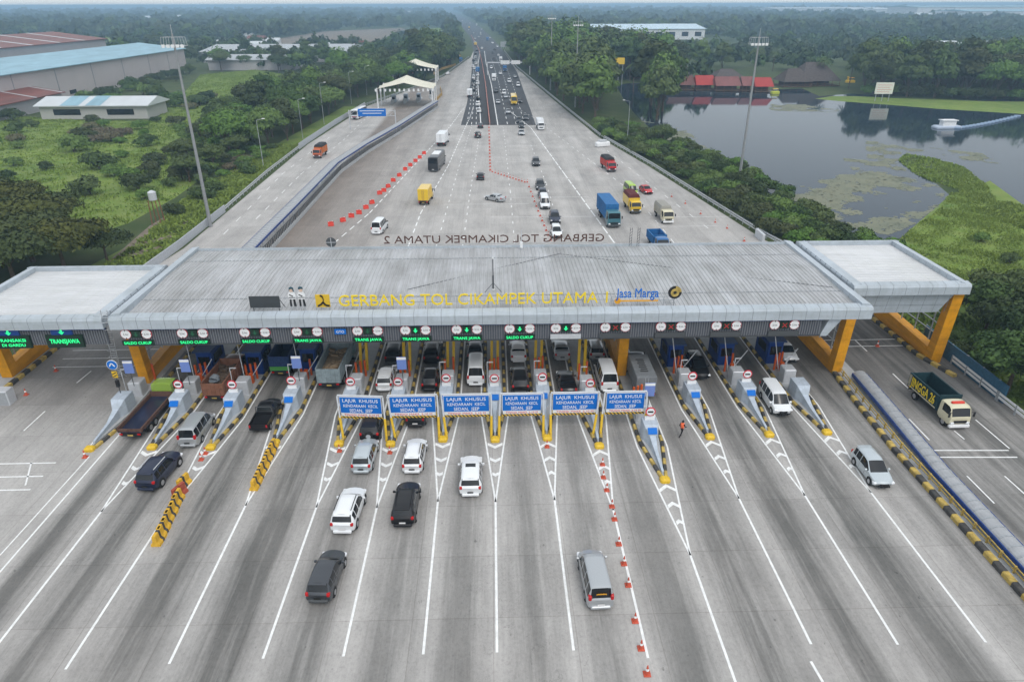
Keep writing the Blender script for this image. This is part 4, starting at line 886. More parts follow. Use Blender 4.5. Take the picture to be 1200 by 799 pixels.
# ================================================================== PERSON
def person(px, py, label):
    x, y = G(px, py); t = thing('person', label, 'person', (x, y, .04), R(-60))
    skin = mat('skin', (.30,.17,.11), .6); trou = mat('dark_trousers', (.02,.02,.025), .8)
    V = [(0,0,.95),(0,0,1.15),(0,.02,1.38),(0,.03,1.5),(0,.05,1.56),(0,.06,1.66),(0,.05,1.74),
         (-.09,0,.9),(-.1,.16,.5),(-.1,.02,.09),(-.1,.15,.04),(.09,0,.9),(.1,-.1,.5),(.1,-.34,.14),(.1,-.24,.05),
         (-.19,.02,1.42),(-.25,-.1,1.15),(-.22,.08,.95),(-.21,.14,.88),(.19,.02,1.42),(.25,.12,1.16),(.2,.34,1.05),(.19,.41,1.03)]
    E_ = [(0,1),(1,2),(2,3),(3,4),(4,5),(5,6),(0,7),(7,8),(8,9),(9,10),(0,11),(11,12),(12,13),(13,14),(2,15),(15,16),(16,17),(17,18),(2,19),(19,20),(20,21),(21,22)]
    rad = [.14,.13,.16,.08,.055,.10,.07,.10,.07,.045,.04,.10,.07,.045,.04,.06,.045,.035,.04,.06,.045,.035,.04]
    me = bpy.data.meshes.new('body'); me.from_pydata(V, E_, []); me.materials.append(trou); o = link('body', me, t)
    sk = o.modifiers.new('skin', 'SKIN'); 
    for i, r in enumerate(rad): me.skin_vertices[0].data[i].radius = (r, r)
    me.skin_vertices[0].data[0].use_root = True
    o.modifiers.new('sub', 'SUBSURF').levels = 1; o.modifiers['sub'].render_levels = 1
    m = MB(); pr = [(.17,.98),(.18,1.15),(.21,1.36),(.17,1.47),(.08,1.53)]; vs = []
    for r, z in pr:
        for k in range(10): a = 2*math.pi*k/10; vs.append((math.cos(a)*r, .02+math.sin(a)*r*.85, z))
    m.add(vs, [(i*10+k, i*10+(k+1)%10, (i+1)*10+(k+1)%10, (i+1)*10+k) for i in range(4) for k in range(10)]); m.build('safety_vest', [mat('vest_orange', (.85,.16,.06), .7)], t, smooth=True)
    m = MB(); m.cyl((0,.06,1.57),(0,.07,1.68),.085,.10,n=10); m.build('face', [skin], t, smooth=True)
    m = MB(); m.cyl((0,.05,1.68),(0,.04,1.77),.112,.06,n=10); m.cyl((0,-.0,1.6),(0,.03,1.7),.09,.1,n=8); m.build('hair', [BLACK], t, smooth=True)
person(798, 512, 'person in an orange safety vest and dark trousers walking across the lane')

# ================================================================== VEHICLES
PAINT = {}
def paint(nm):
    d = dict(white=(.74,.76,.78), silver=(.42,.44,.46), black=(.012,.012,.014), navy=(.018,.024,.05), grey=(.07,.075,.085), darkgrey=(.035,.037,.042), red=(.50,.015,.02), pale=(.50,.55,.58), blue=(.02,.12,.32),
             green=(.33,.5,.05), yellow=(.72,.48,.03), orange=(.55,.12,.04), brown=(.15,.06,.035), teal=(.05,.16,.2), olive=(.30,.33,.27), limegreen=(.24,.36,.06), lightblue=(.2,.42,.6), cream=(.62,.58,.42))
    return mat('car_paint_'+nm, d[nm], .28, .35 if nm in ('silver','grey','pale','darkgrey') else 0.0, coat=.5 if max(d[nm]) > .15 else .25)
KIND = {
 'mpv':   dict(L=4.5,W=1.76,zb=.98,sill=.24,keys=[(0,.62),(.12,.80),(1.05,1.02),(1.95,1.60),(2.5,1.69),(3.6,1.66),(4.05,1.60),(4.38,1.08),(4.5,.92)],ws=(1.05,1.95),rw=(4.05,4.38),pil=[(2.72,2.8),(3.52,3.6)],wb=(.85,3.55),r=.33),
 'suv':   dict(L=4.75,W=1.88,zb=1.08,sill=.32,keys=[(0,.70),(.12,.92),(1.15,1.14),(2.0,1.72),(2.5,1.80),(3.8,1.76),(4.3,1.68),(4.62,1.18),(4.75,1.0)],ws=(1.15,2.0),rw=(4.3,4.62),pil=[(2.85,2.94),(3.7,3.8)],wb=(.92,3.75),r=.38),
 'hatch': dict(L=4.1,W=1.74,zb=.95,sill=.24,keys=[(0,.60),(.12,.76),(1.05,.98),(1.85,1.46),(2.3,1.52),(3.2,1.46),(3.5,1.38),(3.98,1.02),(4.1,.88)],ws=(1.05,1.85),rw=(3.5,3.98),pil=[(2.55,2.63),(3.2,3.3)],wb=(.8,3.3),r=.32),
 'sedan': dict(L=4.7,W=1.8,zb=.92,sill=.22,keys=[(0,.58),(.12,.74),(1.25,.96),(2.0,1.40),(2.5,1.46),(3.2,1.42),(3.95,1.06),(4.55,1.02),(4.7,.86)],ws=(1.25,2.0),rw=(3.25,3.92),pil=[(2.7,2.78)],wb=(.9,3.6),r=.33),
 'van':   dict(L=4.9,W=1.80,zb=1.08,sill=.26,keys=[(0,.70),(.12,.94),(.65,1.12),(1.45,1.82),(1.9,1.93),(4.5,1.93),(4.66,1.86),(4.82,1.15),(4.9,1.0)],ws=(.65,1.45),rw=(4.66,4.82),pil=[(2.0,2.1),(3.0,3.08),(3.9,4.0)],wb=(.85,3.75),r=.33),
 'minibus':dict(L=5.3,W=1.92,zb=1.25,sill=.3,keys=[(0,.75),(.12,1.0),(.55,1.2),(1.2,2.05),(1.7,2.25),(4.9,2.27),(5.08,2.2),(5.22,1.35),(5.3,1.15)],ws=(.55,1.2),rw=(5.08,5.22),pil=[(1.9,2.0),(2.9,2.98),(3.9,3.98),(4.7,4.8)],wb=(.9,4.1),r=.35),
 'bus':   dict(L=11.5,W=2.5,zb=1.7,sill=.35,keys=[(0,1.2),(.06,1.6),(.35,3.1),(.8,3.4),(10.9,3.4),(11.3,3.2),(11.45,2.0),(11.5,1.5)],ws=(.06,.35),rw=(11.3,11.45),pil=[(1.3,1.4),(2.9,3.0),(4.4,4.5),(5.9,6.0),(7.4,7.5),(8.9,9.0),(10.3,10.5)],wb=(2.2,8.6),r=.5),
 'cab':   dict(L=1.9,W=2.05,zb=1.45,sill=.5,keys=[(0,1.25),(.04,1.42),(.34,2.15),(.65,2.32),(1.75,2.34),(1.9,2.28)],ws=(.04,.34),rw=None,pil=[(1.45,1.9)],wb=(.95,),r=.42),
 'bigcab':dict(L=2.2,W=2.4,zb=1.75,sill=.55,keys=[(0,1.5),(.04,1.72),(.25,2.65),(.6,2.86),(2.05,2.9),(2.2,2.84)],ws=(.04,.25),rw=None,pil=[(1.55,2.2)],wb=(1.2,),r=.5),
}
def loft(kind):
    K = KIND[kind]; L, W, zb, sill = K['L'], K['W'], K['zb'], K['sill']; keys = K['keys']
    ss = set(round(k[0], 3) for k in keys)
    for a, b in K['pil']: ss |= {round(a, 3), round(b, 3)}
    x = 0
    step = .25 if L < 6 else .9
    while x < L:
        if min(abs(x-q) for q in ss) > step*.45: ss.add(round(x, 3))
        x += step
    ss |= {.04, .3, round(L-.04, 3), round(L-.25, 3)}
    ss = sorted(q for q in ss if 0 <= q <= L)
    def top(s):
        for (a, za), (b, z2) in zip(keys[:-1], keys[1:]):
            if a <= s <= b: return za+(z2-za)*(s-a)/(b-a)
        return keys[-1][1]
    box_ = kind in ('cab', 'bigcab', 'bus')
    half = []
    for s in ss:
        fr = max(0, 1-s/.7); rr = max(0, 1-(L-s)/.5)
        wf = W/2*(1-(.05 if box_ else .17)*fr**2.2-(.0 if kind in ('cab','bigcab') else .08)*rr**2)
        zt = top(s); zbl = min(zb, zt-.05); k = min(1, max(0, (zt-zbl)/(.65 if not box_ else 1.0)))
        wt = wf*((.93-.155*k) if not box_ else (.98-.05*k)); lowb = sill+.18*max(0, 1-s/.35)+.16*max(0, 1-(L-s)/.3)
        half.append([(wf*.95, lowb), (wf*1.0, lowb+.12), (wf, sill+.62*(zbl-sill)), (wf*.975, zbl), (wf*.975*.5+wt*.5+.012, zbl*.5+(zt-.08)*.5), (wt, zt-.105 if k > .25 else zt-.035), (wt*.91, zt-.03), (wt*.6, zt+.018), (0, zt+.034)])
    return ss, half, K
def vehicle_shell(kind, parent, pnt, glass=GLASS, yoff=0, label_=None):
    ss, half, K = loft(kind); L = K['L']; n = 17
    V = []
    for s, h in zip(ss, half):
        bow = (0 if kind in ('cab','bigcab','bus','pickcab') and s > L*.5 else 1)*K['W']*((.16 if not kind in ('cab','bigcab','bus') else .05)*max(0, 1-s/(L*.5))-(.085 if kind not in ('van','minibus') else .05)*max(0, 1-(L-s)/(L*.35)))
        yb_ = lambda x: L/2-s+yoff-bow*(abs(x)/(K['W']/2))**2.4
        ring = [(x, yb_(x), z) for x, z in h]+[(-x, yb_(x), z) for x, z in h[-2::-1]]; V += ring
    groups = {}
    zb = K['zb']
    def gk(i, j):
        s0, s1 = ss[i], ss[i+1]; sm = (s0+s1)/2; side = j in (3, 4, 11, 12)
        ws, rw = K['ws'], K['rw']; zt0 = half[i][8][1]; zt1 = half[i+1][8][1]
        if side and zt0-zb > .18 and zt1-zb > .18:
            if any(a-.001 <= s0 and s1 <= b+.001 for a, b in K['pil']): return 'body'
            if rw and s1 > rw[0]+.01: return 'body'
            if sm < ws[0]+.25*(ws[1]-ws[0]): return 'body'
            return 'side_window_r' if j < 8 else 'side_window_l'
        if 6 <= j <= 9:
            if ws[0]-.001 <= s0 and s1 <= ws[1]+.001: return 'windscreen'
            if rw and rw[0]-.001 <= s0 and s1 <= rw[1]+.001: return 'rear_window'
        return 'body'
    for i in range(len(ss)-1):
        for j in range(n-1):
            a = i*n+j; groups.setdefault(gk(i, j), []).append((a, a+1, a+n+1, a+n))
        groups['body'].append((i*n, (i+1)*n, (i+1)*n+n-1, i*n+n-1))
    groups['body'].append(tuple(range(n-1, -1, -1))); e = (len(ss)-1)*n; groups['body'].append(tuple(range(e, e+n)))
    out = {}
    for g, fs in groups.items():
        used = sorted({i for f in fs for i in f}); mp = {u: k for k, u in enumerate(used)}
        me = mesh_of(g, [V[u] for u in used], [tuple(mp[i] for i in f) for f in fs], [pnt if g == 'body' else glass], None, True)
        nm = 'side_window' if g.startswith('side') else g
        out[g] = link(nm, me, parent)
    return out, K
_wh = {}
def wheel(parent, x, y, r, wd=.2, rim=True):
    k = (r, wd)
    if k not in _wh:
        m = MB(); m.cyl((-wd/2,0,0),(wd/2,0,0),r,n=18); me = mesh_of('wheel', m.v, m.f, [TYRE], None, True)
        m = MB(); m.cyl((-wd/2-.012,0,0),(wd/2+.012,0,0),r*.6,n=12); me2 = mesh_of('rim', m.v, m.f, [RIM]); _wh[k] = (me, me2)
    o = link('wheel', _wh[k][0], parent, (x, y, r))
    if rim: link('rim', _wh[k][1], o)
def arches(mb, K, yoff=0):
    for s in K['wb']:
        for sd in (-1, 1):
            x = sd*(K['W']/2-.03); mb.cyl((x-.035,K['L']/2-s+yoff,K['r']+.02),(x+.035,K['L']/2-s+yoff,K['r']+.02),K['r']+.07,n=18)
def build_car(kind, colour, detail=True, extra=()):
    """prototype at the origin, nose towards +Y"""
    t = thing('car', None, None); pnt = paint(colour); out, K = vehicle_shell(kind, t, pnt); L, W, zb, r = K['L'], K['W'], K['zb'], K['r']
    b = MB(); arches(b, K); b.build('wheel_arches', [BLACK], t)
    if detail and kind != 'bus':
        b = MB()
        for s_ in [K['ws'][1]-.15 if kind not in ('van','minibus') else K['ws'][1]+.1]+[p[0] for p in K['pil'][:2]]:
            for sd in (-1, 1): b.box(min(sd*(W/2-.05), sd*(W/2+.004)), max(sd*(W/2-.05), sd*(W/2+.004)), L/2-s_-.009, L/2-s_+.009, .45, zb*.80)
        b.build('door_seams', [BLACK], t)
    for s in K['wb']:
        for sd in (-1, 1): wheel(t, sd*(W/2-.08), L/2-s, r, rim=detail)
    yr = -L/2; yf = L/2
    zt = 1.02 if kind == 'suv' else (1.2 if kind in ('van','minibus') else .92)
    hgt = .36 if kind in ('van','minibus') else (.24 if kind == 'mpv' else .20)
    if kind == 'bus': zt, hgt = 1.2, .4
    if detail:
        for sd in (-1, 1):
            x = sd*(W/2*.80)
            m = MB(); m.bbox(x-.10 if sd > 0 else x-.12, x+.12 if sd > 0 else x+.10, yr+.035, yr+.34, zt-hgt/2, zt+hgt/2, .05); m.build('tail_light', [TAIL], t)
            m = MB(); zf = .62 if kind in ('hatch','sedan','mpv') else .78
            if kind == 'bus': zf = .8
            dy_ = .0 if kind == 'bus' else .15; m.bbox(x-.2, x+.15 if sd > 0 else x+.2, yf-.36-dy_, yf+.012-dy_, zf-.08, zf+.07, .05); m.build('head_light', [HEAD], t)
            m = MB(); xm = sd*(W/2+.09); ym = yf-K['ws'][0]-.45; m.bbox(xm-.1, xm+.1, ym-.07, ym+.07, zb-.02, zb+.14, .03); m.beam((sd*(W/2-.12),ym,zb+.03),(xm,ym,zb+.05),.06,.05); m.build('wing_mirror', [pnt if kind != 'minibus' else BLACK], t)
        m = MB(); m.bbox(-W/2*.74, W/2*.74, yr-.03, yr+.3, .3, .50, .06); m.build('rear_bumper', [pnt if colour in ('white','black','navy','silver','pale') else DGREY], t)
        m = MB(); m.box(-.24,.24,yr-.02,yr-.003,.58,.71); m.build('number_plate', [PLATE if random.random() < .6 else WPLATE], t)
        m = MB(); zf = .55 if kind in ('hatch','sedan','mpv') else .66; m.bbox(-W/2*.42, W/2*.42, yf-.1, yf+.02, zf-.12, zf+.08, .03); m.box(-W/2*.55,W/2*.55,yf-.12,yf+.008,.28,.40); m.build('grille', [BLACK], t)
        m = MB(); m.box(-.22,.22,yf+.021,yf+.03,.42,.53); m.build('number_plate', [PLATE], t)
        m = MB(); m.beam((-.5, yr+L-K['rw'][1]-.0 if 0 else (L/2-K['rw'][1]+.03), zb+.16), (.05, L/2-K['rw'][1]+.10, zb+.24), .025, .02); m.build('rear_wiper', [BLACK], t)
        if 'rails' in extra:
            zr = max(k[1] for k in K['keys']); 
            for sd in (-1, 1):
                m = MB(); m.beam((sd*W/2*.68, L/2-2.2, zr+.06), (sd*W/2*.68, -L/2+.75, zr+.05), .05, .05); m.build('roof_rail', [LGREY if colour in ('silver','navy') else BLACK], t)
        if 'sunroof' in extra:
            zr = max(k[1] for k in K['keys']); m = MB(); m.box(-.42,.42,L/2-2.9,L/2-2.45,zr+.0,zr+.035); m.build('sunroof', [GLASS], t)
        if 'spoiler' in extra or kind in ('suv','mpv'):
            zr = [z for s, z in K['keys'] if s == K['rw'][0]][0]; m = MB(); y_ = L/2-K['rw'][0]; m.add([(-W*.33,y_+.1,zr+.03),(W*.33,y_+.1,zr+.03),(W*.33,y_-.16,zr-.01),(-W*.33,y_-.16,zr-.01),(-W*.33,y_+.1,zr-.02),(W*.33,y_+.1,zr-.02),(W*.33,y_-.16,zr-.05),(-W*.33,y_-.16,zr-.05)], [(0,3,2,1),(4,5,6,7),(0,1,5,4),(1,2,6,5),(2,3,7,6),(3,0,4,7)]); m.build('spoiler', [pnt], t)
        if 'roofspare' in extra: pass
        if 'spare' in extra:
            m = MB(); m.cyl((0,yr-.26,1.0),(0,yr-.02,1.0),.40,n=18,m=0); m.cyl((0,yr-.275,1.0),(0,yr-.26,1.0),.22,n=14,m=1); m.build('spare_wheel', [TYRE, RIM], t)
        if 'stickers' in extra:
            m = MB(); ys, zs = L/2-K['rw'][0]-.09, 1.52
            for k in range(7): m.beam((-.32+k*.1, L/2-K['rw'][0]-.06-.11, 1.56-(.04 if k in (0,6) else 0)), (-.27+k*.1, L/2-K['rw'][0]-.06-.12, 1.50), .03, .09)
            m.build('rear_sticker', [mat('amber_sticker', (.75,.36,.02), .5)], out['rear_window'])
        if 'bar' in extra: pass
    return t
def build_truck(cabk, cabcol, kind, bodycol, Lb, Wb=2.1, hb=2.1, detail=True, load=None, deckcol='grey'):
    """cab and body; nose towards +Y, origin at the middle of the cab+body"""
    t = thing('truck', None, None); K = KIND[cabk]; total = K['L']+.15+Lb; yc = total/2-K['L']/2; pnt = paint(cabcol)
    out, K = vehicle_shell(cabk, t, pnt, yoff=yc); W = K['W']; r = K['r']; yf = total/2
    out['body'].name = 'cab'
    if 'windscreen' in out:
        pass
    zf = K['sill']+.25
    for sd in (-1, 1):
        m = MB(); x = sd*W/2*.72; m.bbox(x-.17, x+.17, yf-.08, yf+.02, zf-.08, zf+.12, .03); m.build('head_light', [HEAD], t)
        if detail: m = MB(); m.bbox(sd*(W/2+.16)-.1, sd*(W/2+.16)+.1, yf-.15, yf-.05, K['zb']-.05, K['zb']+.45, .03); m.beam((sd*(W/2-.1),yf-.15,K['zb']+.4),(sd*(W/2+.16),yf-.1,K['zb']+.4),.04,.04); m.build('wing_mirror', [BLACK], t)
    m = MB(); m.bbox(-W/2+.04, W/2-.04, yf-.2, yf+.09, K['sill']-.16, K['sill']+.1, .05); m.build('front_bumper', [WHITE if cabcol in ('cream','white') else DGREY], t)
    m = MB(); m.box(-W/2*.6,W/2*.6,yf-.05,yf+.012,K['sill']+.28,K['sill']+.52); m.build('grille', [BLACK], t)
    y0 = -total/2; y1 = y0+Lb; zfl = r*2+.18
    m = MB(); m.box(-.42,.42,y0+.1,yf-.5,zfl-.35,zfl-.12); m.box(-W/2+.1,W/2-.1,y0+.05,y0+.2,zfl-.5,zfl-.15); m.build('chassis', [BLACK], t)
    axles = [yf-K['wb'][0], y0+Lb*.27]+([y0+Lb*.27+2*r+.12] if Lb > 6 else [])
    for y in axles:
        for sd in (-1, 1): wheel(t, sd*(W/2-.16), y, r, .28, rim=detail)
    bm = paint(bodycol) if bodycol in ('white','silver','pale','yellow','blue','red') else mat('truckbody_'+bodycol, dict(brown=(.12,.06,.045), green=(.05,.16,.05), navyb=(.02,.045,.13), rust=(.20,.09,.055), rustdark=(.11,.06,.045), greyblue=(.22,.27,.29), teal=(.02,.12,.16), tealdark=(.012,.04,.05), dark=(.03,.03,.035), orange=(.5,.14,.03), contblue=(.02,.13,.33), beige=(.38,.36,.30), ash=(.17,.18,.19), redb=(.42,.04,.03), black=(.02,.02,.022))[bodycol], .6, var=.2, scale=2)
    w2 = Wb/2
    if kind == 'box':
        m = MB(); m.bbox(-w2, w2, y0, y1, zfl, zfl+hb, .06); k = int(Lb/.45)
        for i in range(1, k):
            y = y0+Lb*i/k
            for sd in (-1, 1): m.box(min(sd*w2, sd*(w2+.025)), max(sd*w2, sd*(w2+.025)), y-.03, y+.03, zfl+.1, zfl+hb-.12)
        m.build('cargo_box', [bm], t)
        m = MB()
        for x in (-.5, .5): m.box(x*w2*.3-.03,x*w2*.3+.03,y0-.04,y0-.003,zfl+.1,zfl+hb-.1)
        m.box(-.012,.012,y0-.012,y0-.003,zfl+.05,zfl+hb-.08); m.box(-w2+.05,w2-.05,y0-.02,y0-.003,zfl+.02,zfl+.12); m.build('door_bars', [GREY if bodycol != 'yellow' else mat('ochre_wall', (.42,.26,.07))], t)
    elif kind in ('bed', 'tip'):
        m = MB(); m.box(-w2, w2, y0, y1, zfl-.1, zfl); m.build('deck', [paint(deckcol) if kind == 'bed' else bm], t)
        for sd in (-1, 1):
            m = MB(); m.box(min(sd*w2, sd*(w2-.07)), max(sd*w2, sd*(w2-.07)), y0+.07, y1, zfl, zfl+hb); k = int(Lb/.6)
            for i in range(k+1):
                y = y0+.1+(Lb-.2)*i/k; m.box(min(sd*w2, sd*(w2+.05)), max(sd*w2, sd*(w2+.05)), y-.04, y+.04, zfl-.05, zfl+hb-.01)
            m.box(min(sd*(w2-.08), sd*(w2+.06)), max(sd*(w2-.08), sd*(w2+.06)), y0+.07, y1, zfl+hb, zfl+hb+.07)
            m.build('side_board', [bm], t)
        m = MB(); m.box(-w2, w2, y0, y0+.07, zfl, zfl+hb); k = 5
        for i in range(k+1): x = -w2+.05+(Wb-.1)*i/k; m.box(x-.035,x+.035,y0-.045,y0,zfl,zfl+hb)
        m.box(-w2,w2,y0-.05,y0,zfl+hb*.5,zfl+hb*.5+.06); m.build('tail_board', [bm], t)
        m = MB(); m.box(-w2, w2, y1-.07, y1, zfl, zfl+hb+.25); m.build('head_board', [bm], t)
        if load:
            lm, lh = load; m = MB(); rr_ = random.Random(3)
            for i in range(60):
                x = rr_.uniform(-w2+.35, w2-.35); y = rr_.uniform(y0+.4, y1-.3); z = zfl+rr_.uniform(.1, lh); a = rr_.uniform(0, 3.1); l = rr_.uniform(.2, .45); m.beam((x-math.cos(a)*l, y-math.sin(a)*l, z), (x+math.cos(a)*l, y+math.sin(a)*l, z+rr_.uniform(-.1,.15)), rr_.uniform(.18,.4), rr_.uniform(.15,.3))
            m.box(-w2+.08,w2-.08,y0+.1,y1-.1,zfl+.01,zfl+lh*.55); m.build('load', [lm], t)
    elif kind == 'tarp':
        m = MB(); m.box(-w2,w2,y0,y1,zfl,zfl+hb*.7); m.build('cargo_bed', [bm], t)
        m = MB(); a, b, c = zfl+hb*.702, zfl+hb*.95, zfl+hb; m.add([(-w2,y0,a),(-w2*.8,y0+.1,b),(0,y0+.2,c),(w2*.8,y0+.1,b),(w2,y0,a),(-w2,y1,a),(-w2*.8,y1-.1,b),(0,y1-.2,c),(w2*.8,y1-.1,b),(w2,y1,a)],
              [(0,1,2,3,4),(9,8,7,6,5)]+[(i,5+i,6+i,1+i) for i in range(4)]); m.build('tarpaulin', [load[0] if load else mat('black_tarp', (.03,.03,.033), .8, var=.3)], t)
    for sd in (-1, 1):
        m = MB(); m.box(sd*w2*.75-.14, sd*w2*.75+.14, y0-.09, y0-.052, zfl-.3, zfl-.14); m.build('tail_light', [TAIL], t)
    m = MB(); m.box(-.25,.25,y0-.075,y0-.05,zfl-.42,zfl-.28); m.build('number_plate', [KY if cabcol != 'white' else PLATE], t)
    return t
def put(o, px, py, away, label, cat='car', name=None, rz=0, group=None, z=.75):
    x, y = G(px, py, z); o.location = (x, y, .04); o.rotation_euler = (0, 0, (0 if away else math.pi)+R(rz)); tag(o, label, cat, group)
    if name: o.name = name
    return o
A, T = True, False
FG = [ # kind, colour, px, py, away, label, rz, extra
 ('suv','navy',187,549,A,'dark blue black crossover with silver roof rails, leftmost car past the islands',-6,('rails',)),
 ('van','silver',231,501,A,'silver grey minivan standing between the second and third islands from left',0,()),
 ('mpv','white',453,441,A,'white MPV under the roof edge, behind the first blue lane sign',0,()),
 ('suv','darkgrey',463,411,A,'dark grey car half hidden below the slatted fascia, leftmost of the middle lanes',0,()),
 ('mpv','black',505,441,A,'black car with red tail lights just behind the second blue lane sign',0,()),
 ('suv','black',507,411,A,'black SUV half under the roof, ahead of the black car with red tail lights',0,()),
 ('minibus','white',558,433,A,'white van under the roof edge behind the third blue lane sign',0,()),
 ('sedan','grey',557,408,A,'dark grey car in the shade ahead of the white van',0,()),
 ('sedan','white',607,409,A,'white car in the shade ahead of the long black car',0,()),
 ('suv','black',609,443,A,'long black car behind the fourth blue lane sign',0,()),
 ('sedan','silver',657,407,A,'silver sedan in the shade ahead of the dark sedan',0,()),
 ('sedan','black',664,446,A,'dark sedan behind the fifth blue lane sign',0,()),
 ('mpv','silver',697,407,A,'silver MPV in the shade ahead of the white minibus',0,()),
 ('minibus','white',710,440,A,'white minibus behind the sixth blue lane sign',0,()),
 ('suv','black',437,496,A,'black off-roader with spare wheel on its tail, behind the first blue lane sign',0,('spare',)),
 ('suv','black',489,480,A,'black car hidden mostly behind the second blue lane sign',0,()),
 ('mpv','pale',428,531,A,'pale silver MPV, first car past the first blue lane sign',-1,()),
 ('mpv','white',486,531,A,'white MPV with red tail lights, just past the second blue lane sign',-1,('rails',)),
 ('suv','white',552,555,A,'white SUV with black sunroof, past the third blue lane sign',0,('sunroof',)),
 ('suv','white',409,595,A,'white SUV with dark roof spoiler, left of the black SUV in the open lanes',-3,('rails',)),
 ('suv','black',476,588,A,'black SUV with red tail lights, right of a white SUV in the open lanes',-1,('rails',)),
 ('mpv','grey',383,671,A,'dark grey MPV nearest the camera on the left',-4,()),
 ('van','silver',697,675,A,'silver grey boxy minivan with amber sticker on the rear window, nearest the camera',2,('stickers',)),
 ('mpv','black',817,428,T,'black car facing forward in the shade under the right part of the roof',0,()),
 ('hatch','white',920,411,T,'white hatchback facing forward below the rightmost lane sign',0,()),
 ('van','white',908,467,T,'white MPV facing forward left of the round right-hand kerb, coming out of the gate',-1,()),
 ('mpv','pale',1022,547,T,'silver car facing forward, rightmost car on the plaza',-1,()),
 ('minibus','white',445,266,A,'white van driving away just behind the roof on the left',-6,()),
 ('hatch','darkgrey',563,206,A,'dark small car in the middle of the rear plaza',0,()),
 ('sedan','silver',580,231,A,'silver car slightly turned in the middle of the rear plaza',50,()),
 ('suv','darkgrey',560,158,A,'dark SUV just past the asphalt edge in the rear plaza',0,()),
 ('sedan','grey',563,147,A,'grey car right on the asphalt edge in the rear plaza',0,()),
 ('suv','darkgrey',633,217,T,'dark car at the far end of the queue behind the roof',0,()),
 ('mpv','navy',636,227,T,'navy car second in the queue behind the roof',0,()),
 ('minibus','white',638,238,T,'white van with dark windscreen in the queue behind the roof',0,()),
 ('suv','navy',650,255,T,'dark blue SUV in the queue behind the white van',0,()),
 ('mpv','white',652,271,T,'white MPV at the head of the queue nearest the roof',0,()),
 ('hatch','red',757,222,T,'red hatchback on the right of the rear plaza',12,()),
 ('suv','grey',628,190,T,'dark grey SUV alone, right of the cone line in the rear plaza',0,()),
 ('sedan','silver',611,155,T,'silver car leading a small bunch at the asphalt edge',0,()),
 ('mpv','darkgrey',611,147,T,'dark car in the bunch at the asphalt edge, behind the silver car',0,()),
 ('mpv','grey',616,138,T,'grey car at the rear right of the bunch at the asphalt edge',0,()),
 ('mpv','darkgrey',608,141,T,'dark car at the rear left of the bunch at the asphalt edge',0,()),
 ('sedan','black',609,118,T,'dark sedan beside the yellow bus',0,()),
]
for kd, colr, px, py, aw, lab, rz, ex in FG:
    o = build_car(kd, colr, detail=True, extra=ex); put(o, px, py, aw, lab, 'van' if kd in ('van','minibus') else 'car', {'mpv':'mpv_car','suv':'suv_car','hatch':'hatchback_car','sedan':'sedan_car','van':'minivan','minibus':'van'}[kd], rz)
# pickup
o = build_car('hatch', 'black', True); o.name = 'pickup_truck'
for c in list(o.children):
    if c.name.startswith(('body','side_window','rear_window','windscreen','rear_wiper','wheel','spoiler','tail','rear_bumper')) :
        for g in list(c.children): bpy.data.objects.remove(g)
        bpy.data.objects.remove(c)
for c in list(o.children):
    if not c.name.startswith('number_plate'): c.location.y = .55
KIND['pickcab'] = dict(L=2.9,W=1.8,zb=1.05,sill=.35,keys=[(0,.68),(.12,.88),(1.15,1.08),(1.75,1.62),(2.1,1.7),(2.7,1.68),(2.86,1.1),(2.9,1.05)],ws=(1.15,1.75),rw=(2.7,2.86),pil=[(2.55,2.7)],wb=(.9,),r=.36)
vehicle_shell('pickcab', o, paint('black'), yoff=1.15)
m = MB(); m.box(-.86,.86,-2.55,-.3,.45,.75); [m.box(min(s*.86,s*.8),max(s*.86,s*.8),-2.5,-.3,.75,1.08) for s in (-1,1)]; m.box(-.86,.86,-2.55,-2.48,.75,1.06); m.build('load_bed', [paint('black')], o)
m = MB(); [m.cyl((s*.78,-.45,1.05),(s*.72,-.55,1.75),.04,n=6) for s in (-1,1)]; m.cyl((-.72,-.55,1.75),(.72,-.55,1.75),.04,n=6); m.build('roll_bar', [DGREY], o)
for s in (-1, 1):
    m = MB(); m.box(s*.78-.07,s*.78+.07,-2.58,-2.551,.72,1.0); m.build('tail_light', [TAIL], o)
    for y in (1.7, -1.75): wheel(o, s*.8, y, .36)
put(o, 312, 484, A, 'black pickup with open empty bed between the third and fourth islands', 'pickup truck', 'pickup_truck')

# trucks
tr = build_truck('cab','limegreen','bed','rustdark',6.4,2.2,.30,load=None,deckcol='navy'); put(tr, 178, 478, A, 'green cab flatbed truck with low rusty sides and dark deck at the leftmost lane', 'truck', 'flatbed_truck', -2, z=1)
tr = build_truck('cab','brown','tip','rust',5.0,2.2,1.25,load=(mat('scrap_load', (.12,.085,.06), .9, var=.5, scale=3), .9)); put(tr, 266, 441, A, 'rusty brown stake bed truck loaded with scrap under the left roof edge', 'truck', 'stake_truck', -2, z=1.2)
m = MB(); m.cyl((0,0,0),(.1,.4,.35),.55,.3,n=9); m.cyl((0,0,-.2),(0,0,0),.3,.55,n=9); o = m.build('tarp_bundle', [mat('grey_tarp', (.16,.18,.2), .7, var=.2)], tr); o.location = (-.2,-2.4,2.1)
tr = build_truck('cab','blue','tip','navyb',4.8,2.1,1.6); put(tr, 338, 415, A, 'navy truck with a green tail board in the shade left of the grey tipper', 'truck', 'cargo_truck', 0, z=1.2)
m = MB(); m.box(-1.05,1.05,-3.5,-3.44,1.0,1.45); m.build('green_tail_board', [mat('truckbody_green', (.07,.28,.06), .6)], tr)
